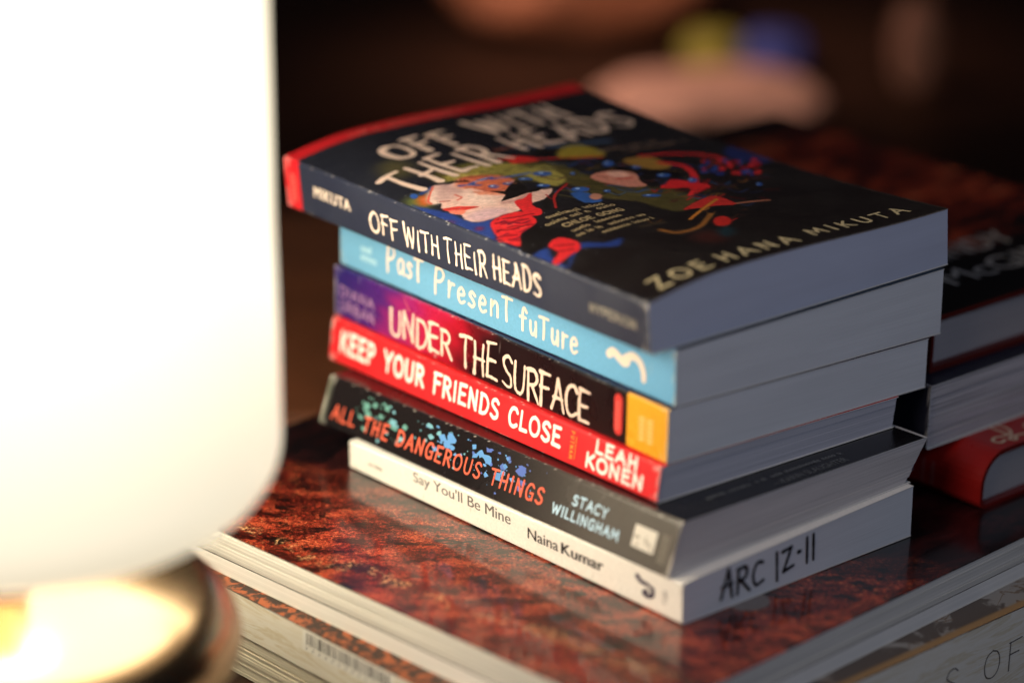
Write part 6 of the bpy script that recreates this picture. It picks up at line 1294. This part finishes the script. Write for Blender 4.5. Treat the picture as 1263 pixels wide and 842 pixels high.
# ------------------------------------------------------------------ far along the table, out of focus
def rbox(mb, cx, cy, z0, sx, sy, sz, rot, r_=4, mat=0):
    """box with rounded upright corners and softened top"""
    out = []
    for z_, ins in ((0, 1.5), (1.5, 0), (sz - r_ * .6, 0), (sz - r_ * .2, r_ * .3), (sz, r_)):
        ring = []
        for qx, qy, a0 in ((1, 1, 0), (-1, 1, 90), (-1, -1, 180), (1, -1, 270)):
            for k in range(5):
                a_ = R(a0 + 90 * k / 4); x = qx * (sx / 2 - ins - r_) + r_ * math.cos(a_); y = qy * (sy / 2 - ins - r_) + r_ * math.sin(a_)
                ring.append((cx + x * math.cos(rot) - y * math.sin(rot), cy + x * math.sin(rot) + y * math.cos(rot), z0 + z_))
        out.append(ring)
    n_ = 20; V = [q for rg_ in out for q in rg_]
    F = [tuple(range(n_))[::-1], tuple(range(len(V) - n_, len(V)))] + [(i * n_ + k, i * n_ + (k + 1) % n_, (i + 1) * n_ + (k + 1) % n_, (i + 1) * n_ + k) for i in range(len(out) - 1) for k in range(n_)]
    mb.add(V, F, mat)
def far_mat(name, c, r_=.7):
    m, nt, N, Lk, p = nodes(name); tc = N.new('ShaderNodeTexCoord'); n = N.new('ShaderNodeTexNoise'); n.inputs['Scale'].default_value = 30; n.inputs['Detail'].default_value = 6
    Lk.new(tc.outputs['Object'], n.inputs['Vector']); cr = ramp(N, [(.35, tuple(x * .82 for x in c)), (.65, c)]); Lk.new(n.outputs['Fac'], cr.inputs[0]); Lk.new(cr.outputs[0], p.inputs['Base Color']); p.inputs['Roughness'].default_value = r_; return m
def far(name, x, y, sx, sy, sz, rot, c, label, cat, lidc=None):
    z0 = -55
    mb = MB(); rbox(mb, x, y, z0, sx, sy, sz, rot); o = mb.build(name, [far_mat(name + '_surface', c)], None, (x, y, z0)); return tag(o, label, cat)
def far_round(name, x, y, sx, sy, sz, rot, c, label, cat):
    z0 = -55; mb = MB(); nu, nv = 40, 20; V = []
    for j in range(nv + 1):
        ph = math.pi * j / nv - math.pi / 2
        for k in range(nu):
            th = 2 * math.pi * k / nu; w = 1 + .06 * math.sin(3 * th + j * .4) + .04 * math.sin(5 * th - j * .7)
            rr_ = math.copysign(abs(math.cos(ph)) ** .75, 1) * w; px, py = sx / 2 * rr_ * math.cos(th), sy / 2 * rr_ * math.sin(th)
            V.append((x + px * math.cos(rot) - py * math.sin(rot), y + px * math.sin(rot) + py * math.cos(rot), z0 + sz / 2 * (1 + math.copysign(abs(math.sin(ph)) ** .75, math.sin(ph)))))
    F = [(j * nu + k, j * nu + (k + 1) % nu, (j + 1) * nu + (k + 1) % nu, (j + 1) * nu + k) for j in range(nv) for k in range(nu)]
    mb.add(V, F, 0, smooth=True); o = mb.build(name, [far_mat(name + '_surface', c)], None, (x, y, z0)); return tag(o, label, cat)
far_round('folded_cloth', 128, 1905, 150, 110, 22, .2, (244, 180, 158), 'pale peach crumpled cloth, blurred on the table beyond the near stack', 'cloth')
far_round('yellow_pouch', 132, 2000, 44, 36, 30, .3, (160, 144, 48), 'small mustard yellow pouch, blurred behind the peach cloth', 'pouch')
far_round('blue_pouch', 174, 1990, 46, 38, 34, -.2, (62, 70, 150), 'small violet-blue pouch, blurred at the right end of the peach cloth', 'pouch')
mb = MB(); rbox(mb, -118, 1480, -55, 210, 320, 10, .12, 5); tag(mb.build('lit_table_slab', [far_mat('lit_table_brown', (132, 78, 50), .6)], None, (-118, 1480, -55)), 'added brown slab standing in for lamp-lit table behind the lamp, out of focus', 'slab')  # flat brown slab added to imitate lamplight on the bare table
far_round('brown_bag', 44, 2110, 190, 110, 64, .15, (170, 98, 66), 'tan brown bag, blurred at the top of the photo behind the books', 'bag')
far_round('brown_jar', 266, 1960, 34, 34, 66, 0, (150, 100, 82), 'slim dim brown jar, blurred in the dark at the upper right', 'jar')
